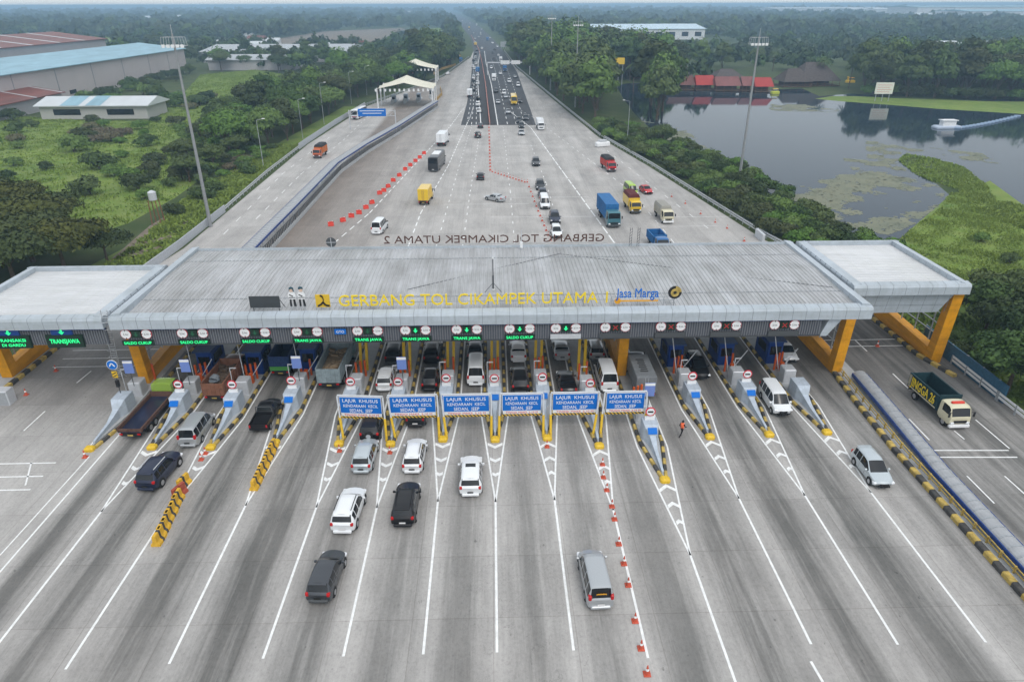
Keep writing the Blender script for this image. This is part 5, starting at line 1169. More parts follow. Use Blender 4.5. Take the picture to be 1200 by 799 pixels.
tr = build_truck('bigcab','teal','tip','greyblue',6.2,2.4,1.5,load=(mat('timber_load', (.38,.28,.18), .9, var=.3, scale=2), .9)); put(tr, 396, 425, A, 'large pale grey tipper loaded with timber pieces left of the white MPV under the roof', 'truck', 'tipper_truck', -1, z=1.2)
tr = build_truck('cab','grey','box','ash',5.0,2.05,1.7); put(tr, 749, 438, A, 'grey box truck with soot marks on its roof beside the centre orange column', 'truck', 'box_truck', 0, z=1.2)
m = MB(); [m.box(-.45+.1*(k%2),.35,-2.4+k*.42,-2.2+k*.42,2.735,2.75) for k in range(7)]; m.build('soot_marks', [mat('soot', (.04,.04,.04), .9)], tr)
tr = build_truck('cab','cream','tip','tealdark',4.9,2.15,1.35); put(tr, 1100, 469, T, 'dark tipper with yellow JINGGA 26 lettering and cream cab on the far right road', 'truck', 'tipper_truck', 1, z=1.2)
m = MB(); v0 = MB(); text(v0, 'JINGGA 26', 0, 0, 0, 3.9, .95, depth=.03)
m.add([(1.135-y, -1.03+x, 1.28+z) for x, y, z in v0.v], v0.f); m.build('side_lettering', [mat('bright_yellow_letter', (.8,.62,.04), .5)], tr)
m = MB(); [m.box(1.128,1.135,-3.35+k*.12,-3.29+k*.12,1.2,2.3) for k in range(3)]; m.box(1.126,1.132,-3.3,1.2,1.03,1.14); m.build('side_stripes', [mat('pale_stripe', (.6,.55,.4), .5)], tr)
m = MB(); m.bbox(-.6,.6,2.3,2.6,2.36,2.52,.05); m.build('visor_light_bar', [RED], tr)
tr = build_truck('cab','yellow','box','yellow',4.6,2.1,2.3); put(tr, 499, 228, A, 'yellow box truck driving away on the rear plaza', 'truck', 'box_truck', -5, z=1.5)
tr = build_truck('bigcab','white','box','white',6.5,2.4,2.4); put(tr, 519, 163, A, 'white box truck ahead of the dark green bus', 'truck', 'box_truck', -5, z=1.5)
o = build_car('bus','darkgrey'); put(o, 512, 189, A, 'dark green and black bus with pale roof unit behind the white box truck', 'bus', 'bus', -6, z=1.5)
m = MB(); m.bbox(-.9,.9,-2,2,3.42,3.62,.1); m.build('roof_unit', [WHITE], o)
tr = build_truck('bigcab','teal','box','contblue',8.2,2.45,2.6); put(tr, 713, 249, T, 'blue container truck facing forward behind the right part of the roof', 'truck', 'container_truck', 3, z=1.5)
tr = build_truck('cab','yellow','tarp','yellow',4.8,2.2,2.3,load=(mat('maroon_tarp', (.10,.02,.02), .8),)); put(tr, 741, 237, T, 'yellow truck with dark red tarpaulin facing forward right of the blue container truck', 'truck', 'cargo_truck', 3, z=1.5)
o = build_car('minibus','green'); put(o, 739, 221, T, 'lime green minibus behind the yellow truck on the rear plaza', 'minibus', 'minibus', 5, z=1.2)
tr = build_truck('cab','cream','tarp','beige',4.4,2.1,1.9,load=(mat('beige_tarp', (.30,.29,.26), .8),)); put(tr, 778, 250, T, 'small cream cab truck with beige cargo body on the right of the rear plaza', 'truck', 'cargo_truck', 3, z=1.2)
tr = build_truck('cab','red','tarp','redb',4.8,2.2,2.1); put(tr, 713, 192, T, 'red truck with black tarpaulin near the right edge of the rear plaza', 'truck', 'cargo_truck', 8, z=1.4)
tr = build_truck('cab','blue','tip','contblue',4.2,2.2,1.2); put(tr, 771, 282, T, 'blue tipper truck mostly hidden behind the rear roof edge', 'truck', 'tipper_truck', 3, z=1.2)
tr = build_truck('cab','white','box','white',4.4,2.1,2.1); put(tr, 633, 146, T, 'white box truck facing forward near the right asphalt edge', 'truck', 'box_truck', 3, z=1.4)
o = build_car('bus','yellow'); put(o, 602, 117, T, 'yellow bus coming down the highway', 'bus', 'bus', 0, z=1.5)
tr = build_truck('cab','orange','tarp','orange',4.6,2.2,2.2); put(tr, 375, 178, T, 'orange truck with black tarpaulin on the toll ramp', 'truck', 'cargo_truck', -4, z=1.2)
o = build_car('bus','white'); put(o, 421, 133, T, 'white and maroon bus on the toll ramp beside the low wall', 'bus', 'bus', -8, z=1.5)
m = MB(); [m.box(s*1.256-.006,s*1.256+.006,-5,5,.8,1.5) for s in (-1,1)]; m.box(-.9,.9,5.7,5.765,.9,1.2); m.build('maroon_stripe', [mat('maroon', (.25,.03,.05), .4)], o)
tr = build_truck('bigcab','red','tarp','redb',7,2.4,2.6); put(tr, 488, 84, T, 'red truck between the two far white tents', 'truck', 'cargo_truck', -10, z=1.5)
o = build_car('sedan','white'); put(o, 525, 86, A, 'white car alone on the pale slip road right of the tents', 'car', 'sedan_car', -10)
tr = build_truck('cab','blue','box','contblue',4.4,2.1,2.1); put(tr, 540, 71, T, 'blue box truck alone where the slip road joins the highway', 'truck', 'box_truck', 0, z=1.4)
# distant traffic
protos = []
for kd, colr in (('mpv','white'),('mpv','black'),('sedan','silver'),('suv','darkgrey'),('suv','white'),('hatch','red'),('van','white')):
    o = build_car(kd, colr, detail=False); o.name = 'distant_car'; tag(o, None, 'car'); protos.append((o, colr, 'car'))
for colr, bc in (('white','white'),('blue','contblue'),('yellow','yellow'),('teal','green')):
    o = build_truck('cab', colr, 'box', bc, 5.2, 2.2, 2.2, detail=False); o.name = 'distant_truck'; tag(o, None, 'truck'); protos.append((o, colr, 'truck'))
used = [False]*len(protos)
def between(A_, B_, t, Y):
    def at(ch):
        for (xa, ya), (xb, yb_) in zip(ch[:-1], ch[1:]):
            if min(ya, yb_) <= Y <= max(ya, yb_): return xa+(xb-xa)*(Y-ya)/(yb_-ya)
        return ch[-1][0]
    return at(A_)*(1-t)+at(B_)*t
CN = dict(white='white', black='black', silver='silver', darkgrey='dark grey', red='red', blue='blue', yellow='yellow', teal='green')
occ = []
known = [(602,117),(609,118),(616,138),(608,141),(611,147),(633,146)]
for k in range(66):
    py = 26+114*(k/65)**1.0+random.uniform(-1, 1)
    Y = G(560, py)[1]
    side = k % 2; t_ = random.choice((.14,.38,.62,.86))+random.uniform(-.03,.03)
    ml = MED_L if Y < 600 else HWY_L; 
    if Y < 600: x = between(HWY_L, MED_L, t_, Y) if side == 0 else between(MED_R, HWY_R, t_, Y)
    else: x = between(HWY_L, HWY_R, (.05+.4*t_) if side == 0 else (.55+.4*t_), Y)
    if any(abs(x-a) < 3.2 and abs(Y-b) < 13 for a, b in occ): continue
    pp = P(x, Y, 1)
    if any(abs(pp[0]-a) < 9 and abs(pp[1]-b) < 9 for a, b in known): continue
    occ.append((x, Y)); i = random.choices(range(len(protos)), [6,4,5,4,4,1,4,2,1,1,0])[0]; pr, colr, cat = protos[i]
    rz = (0 if side == 0 else math.pi)
    if Y > 600: rz += math.atan2(G(545,31)[0]-G(572,60)[0], -(G(545,31)[1]-G(572,60)[1]))*0+.12
    lab = '%s %s in the distant highway traffic, %s' % (CN[colr], cat, 'driving away left of the median' if side == 0 else 'coming forward right of the median')
    grp = '%s %ss on the distant highway, %s' % (CN[colr], cat, 'left side' if side == 0 else 'right side')
    if not used[i]: used[i] = True; pr.location = (x, Y, .06); pr.rotation_euler = (0,0,rz); tag(pr, lab, cat, grp)
    else: dup(pr, (x, Y, .06), rz, lab, grp)
for i, u in enumerate(used):
    if not u:
        for c in list(protos[i][0].children_recursive): bpy.data.objects.remove(c)
        bpy.data.objects.remove(protos[i][0])
# ================================================================== FAR TOLL TENTS
TENT = mat('tent_membrane', (.66,.63,.52), .7, var=.05, scale=.3)
def tent(name, lab, x0, x1, y0, y1, eave, peak):
    cx, cy = (x0+x1)/2, (y0+y1)/2; t = thing(name, lab, 'canopy', (cx, cy, 0)); hx, hy = (x1-x0)/2, (y1-y0)/2; n = 14; vs = []
    for j in range(n+1):
        for i in range(n+1):
            u, v = 2*i/n-1, 2*j/n-1; r = max(abs(u), abs(v)); ridge = (1-abs(u))**.9*.8+.2*(1-abs(u))**2; z = eave+(peak-eave)*ridge*(1-.45*abs(v)**2)
            z += -.5*math.sin(math.pi*abs(v))*(abs(u)) if abs(u) > .95 else 0; vs.append((u*hx, v*hy, z))
    m = MB(); m.add(vs, [(j*(n+1)+i, j*(n+1)+i+1, (j+1)*(n+1)+i+1, (j+1)*(n+1)+i) for j in range(n) for i in range(n)]); m.build('membrane', [TENT], t, smooth=True)
    m = MB()
    k = 12
    for i in range(k+1): x = -hx+2*hx*i/k; m.box(x-.35,x+.35,-hy-.05,-hy+.02,eave-.9,eave+.05)
    m.build('edge_lights', [WHITE], t)
    for sx in (-1, 1):
        for sy in (-1, 0, 1):
            m = MB(); m.cyl((sx*hx*.97,sy*hy*.95,0),(sx*hx*.97,sy*hy*.95,eave+.3),.28,n=8); m.build('column', [WHITE], t)
    return t
x0, _ = G(450,124); x1, _ = G(508,119)
tent('toll_tent', 'nearer of the two cream peaked tent canopies over the ramp toll booths', x0-1.5, x1+1.5, 279, 299, 7.0, 11.0)
tent('toll_tent', 'farther of the two cream peaked tent canopies over the ramp', -49.5, -27.5, 370, 390, 7.0, 11.0)
for k, (px, py) in enumerate([(462,120),(476,119),(491,118),(506,114)]):
    x, y = G(px, py); t = thing('ramp_toll_booth', 'small grey toll booth on an island under the nearer tent, %s' % ('leftmost','second from left','third from left','rightmost, taller and darker')[k], 'toll booth', (x, y, 0), group='ramp toll booths')
    m = MB(); m.prism([(0,-9),(.7,-4),(.7,9),(-.7,9),(-.7,-4)], .03, .35); m.build('island', [CONC], t)
    m = MB(); m.bbox(-.8,.8,-1.5,1.5,.35,2.9,.1); b_ = m.build('cabin', [BCON if k < 3 else DGREY], t); m = MB(); m.box(-.6,.6,-1.53,-1.503,1.4,2.3); m.build('window', [GLASS], b_)
    m = MB(); m.box(-.7,.7,-5,-3.6,.35,1.5); m.build('crash_block', [CONC], t)
t = thing('overhead_sign', 'blue overhead sign on a white gantry across the toll ramp before the tents', 'sign', (*G(437,152), 0)); gx, gy = G(437,152); hg = 6.0
xl, xr = G(411,152)[0]-gx, G(465,151)[0]-gx
m = MB(); [m.cyl((x,0,0),(x,0,hg),.16,n=8) for x in (xl, xr)]; m.build('posts', [LGREY], t)
m = MB(); m.beam((xl,0,hg-.3),(xr,0,hg-.3),.15,.15); m.beam((xl,0,hg-1.8),(xr,0,hg-1.8),.15,.15); [m.beam((xl+(xr-xl)*i/8,0,hg-1.8),(xl+(xr-xl)*(i+1)/8,0,hg-.3),.07,.07) for i in range(8)]; m.build('truss', [LGREY], t)
m = MB(); m.box(-4.2,4.6,-.25,-.15,hg-1.9,hg+.4); m.build('sign_panel', [BLUE], t)
m = MB(); m.box(-3.6,4.0,-.27,-.251,hg-.35,hg-.15); m.box(-2.8,3.2,-.27,-.251,hg-1.1,hg-.9); m.build('white_lettering', [WHITE], t)
# gantry across the highway right side
gx, gy = G(594,88); t = thing('overhead_sign', 'white overhead gantry with pale sign boards across the right carriageway of the highway', 'sign', (gx, gy, 0))
m = MB(); [m.cyl((x,0,0),(x,0,6.5),.3,n=8) for x in (-11, 13)]; m.beam((-11,0,6.5),(13,0,6.5),.5,.6); m.build('frame', [LGREY], t)
m = MB(); m.box(-3.5,1.5,-.5,-.3,5.6,7.6); m.box(2.5,7.5,-.5,-.3,5.6,7.6); m.build('sign_panels', [WHITE], t)
# ================================================================== MASTS AND STREET LAMPS
def mast(px, py, top, lab, r=.32, head=True, lattice=False):
    x, y = G(px, py); h = HT(px, py, top); t = thing('floodlight_mast', lab, 'light mast', (x, y, 0))
    m = MB(); m.cyl((0,0,0),(0,0,h*.5),r,r*.75,n=12); m.cyl((0,0,h*.5),(0,0,h),r*.75,r*.45,n=12); m.build('pole', [mat('galvanised', (.30,.31,.32), .5, .3, var=.08)], t)
    if head:
        m = MB(); z = h*.945
        for s in (-1, 1):
            m.beam((-1.9,s*.5,z),(1.9,s*.5,z),.07,.07); m.beam((-1.7,s*.5,z+1.3),(1.7,s*.5,z+1.3),.05,.05)
            for q in (-1.9,-1,0,1,1.9): m.beam((q,s*.5,z),(q*.9,s*.5,z+1.3),.04,.04)
        m.cyl((0,0,h),(0,0,h+1.4),.04,n=5); m.build('head_frame', [LGREY], t)
        for q in (-1.5,-.75,0,.75,1.5):
            m = MB(); m.bbox(q-.26,q+.26,-.85,-.55,z-.25,z+.2,.05); m.build('floodlight', [WHITE], t)
mast(247,266,40,'tall floodlight mast leaning in view on the left verge of the toll ramp')
mast(866,212,42,'tall floodlight mast in front of the lake on the right')
mast(674,126,24,'floodlight mast at the right highway edge, nearer of the two before the forest', r=.3)
mast(645,106,17,'floodlight mast at the right highway edge, farther of the two before the forest', r=.3)
def lamp(px, py, top, lab, arm=-1):
    x, y = G(px, py); h = HT(px, py, top); t = thing('street_lamp', lab, 'street lamp', (x, y, 0))
    m = MB(); m.cyl((0,0,0),(0,0,h),.10,.06,n=8); m.beam((0,0,h),(arm*-1.8,0,h+.35),.08,.08); m.build('pole', [GREY], t); m = MB(); m.bbox(-arm*1.7-.35,-arm*1.7+.35,-.14,.14,h+.28,h+.44,.04); m.build('lamp_head', [WHITE], t)
for px, py, top, w_ in [(309,196,141,'nearest'),(355,163,117,'second nearest'),(412,122,85,'fourth'),(430,112,78,'farthest'),(380,146,98,'third')]: lamp(px, py, top, 'thin street lamp at the left edge of the toll ramp, %s one' % w_)
lamp(735,166,119,'thin street lamp on the right verge in front of the lake shore bushes', 1); lamp(660,118,80,'thin street lamp on the right verge between the two floodlight masts', 1)
lamp(481,61,36,'pale tall lamp rising from the trees left of the highway, beyond the tents'); lamp(698,38,22,'slim mast beside the white factory behind the forest', 1)
def cab(px, py, lab, h=2.2):
    t = thing('roadside_cabinet', lab, 'cabinet', (*G(px, py), 0)); m = MB(); m.bbox(-.7,.7,-.5,.5,0,h,.08); m.build('body', [WHITE], t); m = MB(); m.box(-.8,.8,-.6,.6,h+.002,h+.15); m.build('lid', [LGREY], t)
x, y = G(186,262); t = thing('water_tower', 'small white tank on a rusty stand beside the dirt path, left', 'water tower', (x, y, 0)); m = MB(); m.cyl((0,0,4.4),(0,0,5.8),.7,n=14); m.cyl((0,0,5.8),(0,0,6.1),.7,.2,n=14); m.build('tank', [LGREY], t)
m = MB(); [m.beam((a,b,0),(a*.8,b*.8,4.4),.12,.12) for a in (-.8,.8) for b in (-.8,.8)]; m.build('stand', [mat('rust_steel', (.22,.09,.05), .8)], t)
for px, py, w_ in ((419,178,'white tarped bundle beside the right rear road wall'),): pass
t = thing('parked_boat', 'white object parked beyond the guardrail among the lakeside bushes', 'boat', (*G(706,172), 0), R(25)); m = MB(); m.bbox(-2.2,2.2,-.8,.8,.2,1.4,.3); m.build('hull', [WHITE], t); m = MB(); m.box(-1.2,1,-.6,.6,1.402,1.9); m.build('cover', [LGREY], t)
x, y = G(890,280); t = thing('concrete_block', 'white concrete end block of the guardrail just behind the right canopy', 'block', (x, y, 0)); m = MB(); m.bbox(-.25,.25,-1.8,1.8,0,1.35,.08); m.build('block', [LGREY], t); m = MB(); m.box(-.4,.4,-1.9,1.9,0,.12); m.build('footing', [CONC], t)

# ================================================================== BUILDINGS
def metal_roof(c, nm, v=.08): return mat(nm, c, .5, .05, var=v, scale=.25, stretch=(1,.3,1))
RB = metal_roof((.24,.40,.48), 'blue_roof', .18); RR = metal_roof((.17,.055,.04), 'rust_red_roof', .3); WALL = mat('render_wall', (.38,.37,.38), .85, var=.08, scale=.1); RWH = metal_roof((.55,.58,.60), 'white_roof')
def shed(name, lab, x0, x1, y0, y1, h, ridge, roofm, wallm=WALL, axis='y', stripes=None, cat='building', windows=0, band=None, cols=()):
    t = thing(name, lab, cat, ((x0+x1)/2, (y0+y1)/2, 0)); hx, hy = (x1-x0)/2, (y1-y0)/2
    m = MB(); m.box(-hx,hx,-hy,hy,0,h); wl = m.build('wall', [wallm], t)
    m = MB(); o = min(1.2, hx*.08)
    if axis == 'y':
        m.add([(-hx-o,-hy-o,h),(hx+o,-hy-o,h),(hx+o,hy+o,h),(-hx-o,hy+o,h),(0,-hy-o,h+ridge),(0,hy+o,h+ridge),(-hx-o,-hy-o,h-.3),(hx+o,-hy-o,h-.3),(hx+o,hy+o,h-.3),(-hx-o,hy+o,h-.3)],
              [(1,2,5,4),(3,0,4,5),(0,1,4),(2,3,5),(9,8,7,6),(6,7,1,0),(7,8,2,1),(8,9,3,2),(9,6,0,3)])
    else:
        m.add([(-hx-o,-hy-o,h),(hx+o,-hy-o,h),(hx+o,hy+o,h),(-hx-o,hy+o,h),(-hx-o,0,h+ridge),(hx+o,0,h+ridge),(-hx-o,-hy-o,h-.3),(hx+o,-hy-o,h-.3),(hx+o,hy+o,h-.3),(-hx-o,hy+o,h-.3)],
              [(0,1,5,4),(2,3,4,5),(3,0,4),(1,2,5),(9,8,7,6),(6,7,1,0),(7,8,2,1),(8,9,3,2),(9,6,0,3)])
    rf = m.build('roof', [roofm], t)
    if stripes:
        m = MB()
        for f, w_ in stripes[1]:
            if axis == 'y':
                y = -hy+2*hy*f; a = .06; m.add([(hx+o,y-w_,h+a),(hx+o,y+w_,h+a),(0,y+w_,h+ridge+a),(0,y-w_,h+ridge+a),(-hx-o,y-w_,h+a),(-hx-o,y+w_,h+a)], [(0,1,2,3),(3,2,5,4)])
            else:
                x = -hx+2*hx*f; a = .06; m.add([(x-w_,-hy-o,h+a),(x+w_,-hy-o,h+a),(x+w_,0,h+ridge+a),(x-w_,0,h+ridge+a)], [(0,1,2,3)])
        m.build('roof_strips', [stripes[0]], rf)
    for k in range(windows):
        y = -hy+2*hy*(.12+.09*k) if axis == 'y' else 0
        if axis == 'y': m = MB(); m.box(hx, hx+.08, y-2.6, y+2.6, 1.6, 3.2); m.build('window', [GLASS], t)
        else:
            x = -hx+2*hx*(k+.5)/windows; m = MB(); m.box(x-hx*.5/windows, x+hx*.5/windows, -hy-.08, -hy, h*.3, h*.72); m.build('window', [GLASS], t)
    if cols:
        m = MB()
        for f in cols:
            if axis == 'y': y = -hy+2*hy*f; m.box(hx, hx+.12, y-.12, y+.12, 0, h-.3)
        m.build('wall_joints', [CORNT], wl)
    return t
hw_ = HT(224, 84, 56)
shed('warehouse', 'very long warehouse with pale blue roof and blank pinkish grey wall on the left', -232, -181, 205, 445, 13.0, 3.2, RB, mat('pinkish_wall', (.44,.40,.395), .85, var=.06, scale=.1), cols=[.08,.2,.32,.44,.56,.68,.8,.9], windows=5)
shed('warehouse', 'rust red and white striped warehouse roof behind the blue roof on the left', -300, -238, 240, 470, 17.5, 4, RR, stripes=(RWH, [(i/9, 1.3) for i in range(1, 9)]))
shed('small_warehouse', 'small white building with blue and rust patches on its roof beside the long warehouse', -158, -121, 256, 272, 4.6, 2.2, RWH, mat('offwhite_wall', (.42,.42,.40), .8, var=.1), axis='x', stripes=(RB, [(.30,3.2),(.52,2.6)]), windows=2)
t_ = [o for o in bpy.data.objects if o.name.startswith('small_warehouse')][0]
shed('low_building', 'rust red roofed low building at the left edge before the long warehouse', -215, -170, 252, 292, 5.2, 4.2, RR, stripes=(RWH, [(.55, .5),(.98,.5)]))
shed('long_shed', 'pale grey long roof among trees right of the warehouse, upper left', -172, -120, 455, 475, 6, 2.5, metal_roof((.38,.40,.42), 'grey_roof'), axis='x')
shed('long_shed', 'grey flat factory roof left of the yard, among the trees', -200, -100, 520, 590, 7, 3, metal_roof((.38,.40,.42), 'grey_roof'), axis='x')
x, y = G(770, 50)
shed('factory', 'white and pale blue factory hall beyond the forest right of the highway', x-66, x+66, y+60, y+150, 11, 4, metal_roof((.50,.62,.70), 'pale_blue_roof'), mat('white_wall', (.62,.63,.64), .7), axis='x', windows=9)
k = 0
for px, py, w_, h_, rm, lb in [(1060,20,70,9,RWH,'long low white factory roof on the far right horizon'),(1150,22,90,14,RB,'blue roofed factory hall at the far right'),(1185,26,60,13,RB,'blue factory nearest the right edge on the horizon'),(960,19,60,9,RWH,'pale factory roof far beyond the lake forest'),
        (1110,25,40,8,RWH,'small white factory left of the blue halls'),(1140,66,26,8,RWH,'white roof glimpsed among the trees on the right'),(1196,66,18,8,RWH,'white roof among trees at the right edge'),(1000,18,50,8,RWH,'pale roof in the middle of the right horizon')]:
    x, y = G(px, py); s = y/900; shed('factory', lb, x-w_*s*.9, x+w_*s*.9, y, y+60*s+20, h_*max(.8, s*.9), 3, rm, mat('white_wall', (.62,.63,.64), .7), axis='x', cat='building')
rg = random.Random(5)
hp = None
for px, py in [(48,27),(55,28),(80,26),(86,26),(172,25),(150,32),(122,38),(98,39),(212,24),(232,25),(225,27),(285,42),(292,43),(265,56),(280,60),(303,58),(300,50),(320,53),(250,28),(30,50),(350,36),(330,30),(460,14),(470,15),(482,14),(405,22),(420,57),(395,60),(270,78),(256,76),(935,24),(1080,26),(1100,22),(1125,24),(700,38),(712,37)]:
    x, y = G(px, py)
    if y > 2600: y = 2600; x = x*2600/G(px,py)[1]
    s = rg.uniform(5, 9)*max(1, y/900)
    shed('house', 'small far house with %s roof among trees' % ('red brown' if rg.random() < .3 else 'pale') if False else 'small pale house far off among the trees', x-s, x+s, y, y+s*1.3, 4*max(1, y/900), 2.5*max(1, y/1500), rg.choice((RWH, RWH, RR, RWH)), mat('white_wall', (.62,.63,.64), .7), axis='x', cat='house')['group'] = 'far pale houses among the trees'
# lakeside restaurant row
RED1 = metal_roof((.34,.035,.028), 'bright_red_roof', .15); RED2 = metal_roof((.20,.075,.07), 'pinkish_red_roof', .2); RED3 = metal_roof((.13,.05,.042), 'brown_red_roof', .3); THAT = mat('thatch', (.085,.07,.065), .95, var=.3, scale=1)
def pavilion(lab, px0, px1, py, top, roofm, deep=9, hip=False, eave=2.6):
    xa, ya = G(px0, py); xb, yb = G(px1, py); y = (ya+yb)/2; h = HT((px0+px1)/2, py, top); t = thing('lake_pavilion', lab, 'pavilion', ((xa+xb)/2, y, 0)); hx = (xb-xa)/2-.25
    m = MB(); m.box(-hx,hx,0,deep,.3,.55); m.build('deck', [mat('old_timber', (.14,.09,.06), .9, var=.3)], t)
    m = MB(); n = max(3, int(hx/1.6))
    for i in range(n+1):
        for yy in (.15, deep-.15): x = -hx*.97+2*hx*.97*i/n; m.box(x-.09,x+.09,yy-.09,yy+.09,-.05,eave)
    m.box(-hx,hx,.05,.11,1.3,1.4); m.build('posts', [mat('old_timber2', (.2,.11,.07), .9)], t)
    m = MB(); m.box(-hx+.4,hx-.4,deep*.5,deep*.55,.55,eave); m.build('back_wall', [mat('dark_wall', (.10,.07,.06), .9, var=.3)], t)
    m = MB(); i_ = hx*.55 if hip else 0
    m.add([(-hx-.3,-.5,eave),(hx+.3,-.5,eave),(hx+.3,deep+.5,eave),(-hx-.3,deep+.5,eave),(-hx-.3+i_+.3,deep/2,h),(hx+.3-i_-.3,deep/2,h)], [(0,1,5,4),(2,3,4,5),(3,0,4),(1,2,5),(3,2,1,0)]); m.build('roof', [roofm], t)
pavilion('brown red roofed pavilion on the lake, first from the left in the row', 784, 814, 107, 90, RED3)
pavilion('bright scarlet roofed pavilion on the lake between duller roofs', 815, 838, 107, 89.5, RED1)
pavilion('long pinkish red roofed pavilion on the lake in the middle of the row', 838, 868, 108, 91, RED2)
pavilion('red roofed pavilion on the lake with a paler front, fourth in the row', 869, 884, 108, 91, RED2)
pavilion('red roofed pavilion at the right end of the row on the lake', 884, 906, 109, 92, RED1)
pavilion('large dark thatched pavilion right of the red roofs on the lake', 917, 952, 103, 82, THAT, 14, True)
pavilion('tall dark thatched pavilion at the right end of the lakeside buildings', 938, 985, 102, 75, THAT, 22, True)
pavilion('dark hip roofed hall behind the red pavilions', 838, 870, 96, 82, THAT, 12, True)
pavilion('brown roofed hut at the left end of the far shore', 790, 812, 95, 78, THAT, 10, True); pavilion('low brown hut left of the far shore hall', 770, 788, 93, 83, RED3, 8)
pavilion('low brown jetty shelter at the left of the far lake shore', 742, 765, 93, 85, RED3, 8)
def billboard(px, py, top, wpx, hpx, lab, col, cat='billboard', lines=None, rz=0):
    x, y = G(px, py); h = HT(px, py, top); ppm = abs(P(x+1, y, h)[0]-P(x, y, h)[0]); W_ = wpx/ppm/2; H_ = hpx/ppm; t = thing('billboard', lab, cat, (x, y, 0), rz)
    m = MB(); m.box(-W_,W_,-.15,.15,h-H_,h); m.build('panel', [col], t); m = MB()
    for s in (-.75, 0, .75): m.box(s*W_-.12,s*W_+.12,.16,.4,0,h-.3)
    m.build('legs', [GREY], t)
    if lines:
        m = MB()
        for k in range(4): m.box(-W_*.8,W_*(.8-.2*(k % 2)),-.17,-.151,h-H_*(.2+.2*k)-.18,h-H_*(.2+.2*k))
        m.build('printed_lines', [lines], t)
billboard(724,100,68,12.5,7,'yellow billboard on legs in front of the far lakeside trees', mat('billboard_yellow', (.75,.50,.03), .5))
billboard(1033,119,97,20,12.5,'white billboard with faded red lines on the grass spit', mat('billboard_white', (.68,.68,.60), .6), lines=mat('faded_red', (.6,.30,.26), .6), rz=R(-6))
billboard(590,58,49,7,6,'small grey sign board at the right highway edge far off', GREY, cat='sign')
# boat and floating line
x, y = G(1109,150); t = thing('dredge_boat', 'small white flat boat with pale cabin roof on the lake', 'boat', (x, y, .01))
m = MB(); m.bbox(-4.2,4.2,-1.7,1.7,-.1,.75,.35); m.build('hull', [mat('boat_blue_white', (.42,.48,.58), .5)], t); m = MB(); m.box(-2,2.2,-1.1,1.1,.752,2.3); m.build('cabin', [WHITE], t); m = MB(); m.box(-2.4,2.6,-1.4,1.4,2.303,2.5); m.build('cabin_roof', [WHITE], t)
FLT = mesh_of('pontoon_float', *(lambda m: (m.v, m.f))((lambda m: (m.cyl((-.95,0,.15),(.95,0,.15),.42,n=10), m)[1])(MB())), [mat('float_blue', (.22,.30,.42), .5)])
for k in range(17):
    f = k/16; x, y = G(1122+70*f, 151-9*f-5*f*f); o = link('pontoon_float', FLT, loc=(x, y, .02)); o.rotation_euler = (0,0,R(-20)); tag(o, 'pale blue float in the chain trailing right of the white boat', 'float', 'chain of floats behind the boat')
for px, py, lb in ((1004,92,'yellow and orange duck shaped pedal boat by the thatched pavilion'),):
    x, y = G(996,97); t = thing('pedal_boat', 'small yellow pedal boat right of the tall thatched pavilion', 'boat', (x, y, 0)); m = MB(); m.bbox(-2.2,2.2,-1.2,1.2,.0,1.2,.3); m.cyl((-1.2,0,1.1),(-1.5,0,2.8),.35,.5,n=8); m.build('hull', [YEL], t); m = MB(); m.box(-.6,1.6,-1,1,2.2,2.35); m.build('canopy', [mat('orange_letter', (.75,.36,.03))], t)
t = thing('pedal_boat', 'small yellow green pedal boat moored right of the last red roof', 'boat', (*G(908,110), 0)); m = MB(); m.bbox(-1.8,1.8,-1.1,1.1,.0,1.1,.3); m.build('hull', [mat('lime_hull', (.45,.5,.05), .5)], t); m = MB(); m.box(-1,1,-1,1,2.0,2.15); [m.box(a-.05,a+.05,-.9,-.8,1.1,2.0) for a in (-.9,.9)]; m.build('canopy', [YEL], t)

# ================================================================== VEGETATION
def leafm(nm, c1, c2, c3):
    m = bpy.data.materials.new(nm); m.use_nodes = True; n = m.node_tree; b = n.nodes['Principled BSDF']; b.inputs['Roughness'].default_value = .75; b.inputs['Specular IOR Level'].default_value = .15
    oi = n.nodes.new('ShaderNodeObjectInfo'); tc = n.nodes.new('ShaderNodeTexCoord'); nz = n.nodes.new('ShaderNodeTexNoise'); nz.inputs['Scale'].default_value = .45; nz.inputs['Detail'].default_value = 3
    n.links.new(tc.outputs['Object'], nz.inputs[0]); r1 = n.nodes.new('ShaderNodeValToRGB'); r1.color_ramp.elements[0].position = .35; r1.color_ramp.elements[1].position = .65; r1.color_ramp.elements[0].color = (*c1, 1); r1.color_ramp.elements[1].color = (*c2, 1)
    n.links.new(nz.outputs[0], r1.inputs[0]); mx = n.nodes.new('ShaderNodeMix'); mx.data_type = 'RGBA'; mx.inputs[7].default_value = (*c3, 1); n.links.new(r1.outputs[0], mx.inputs[6])
    k = n.nodes.new('ShaderNodeMath'); k.operation = 'MULTIPLY'; k.inputs[1].default_value = 1.0; n.links.new(oi.outputs['Random'], k.inputs[0]); n.links.new(k.outputs[0], mx.inputs[0]); n.links.new(mx.outputs[2], b.inputs['Base Color']); return m
L_DK = leafm('leaf_dark', (.022,.042,.016), (.045,.078,.025), (.070,.082,.034))
L_MD = leafm('leaf_mid', (.034,.068,.020), (.068,.120,.032), (.095,.125,.045))
L_BR = leafm('leaf_bright', (.065,.135,.022), (.11,.21,.040), (.12,.18,.05))
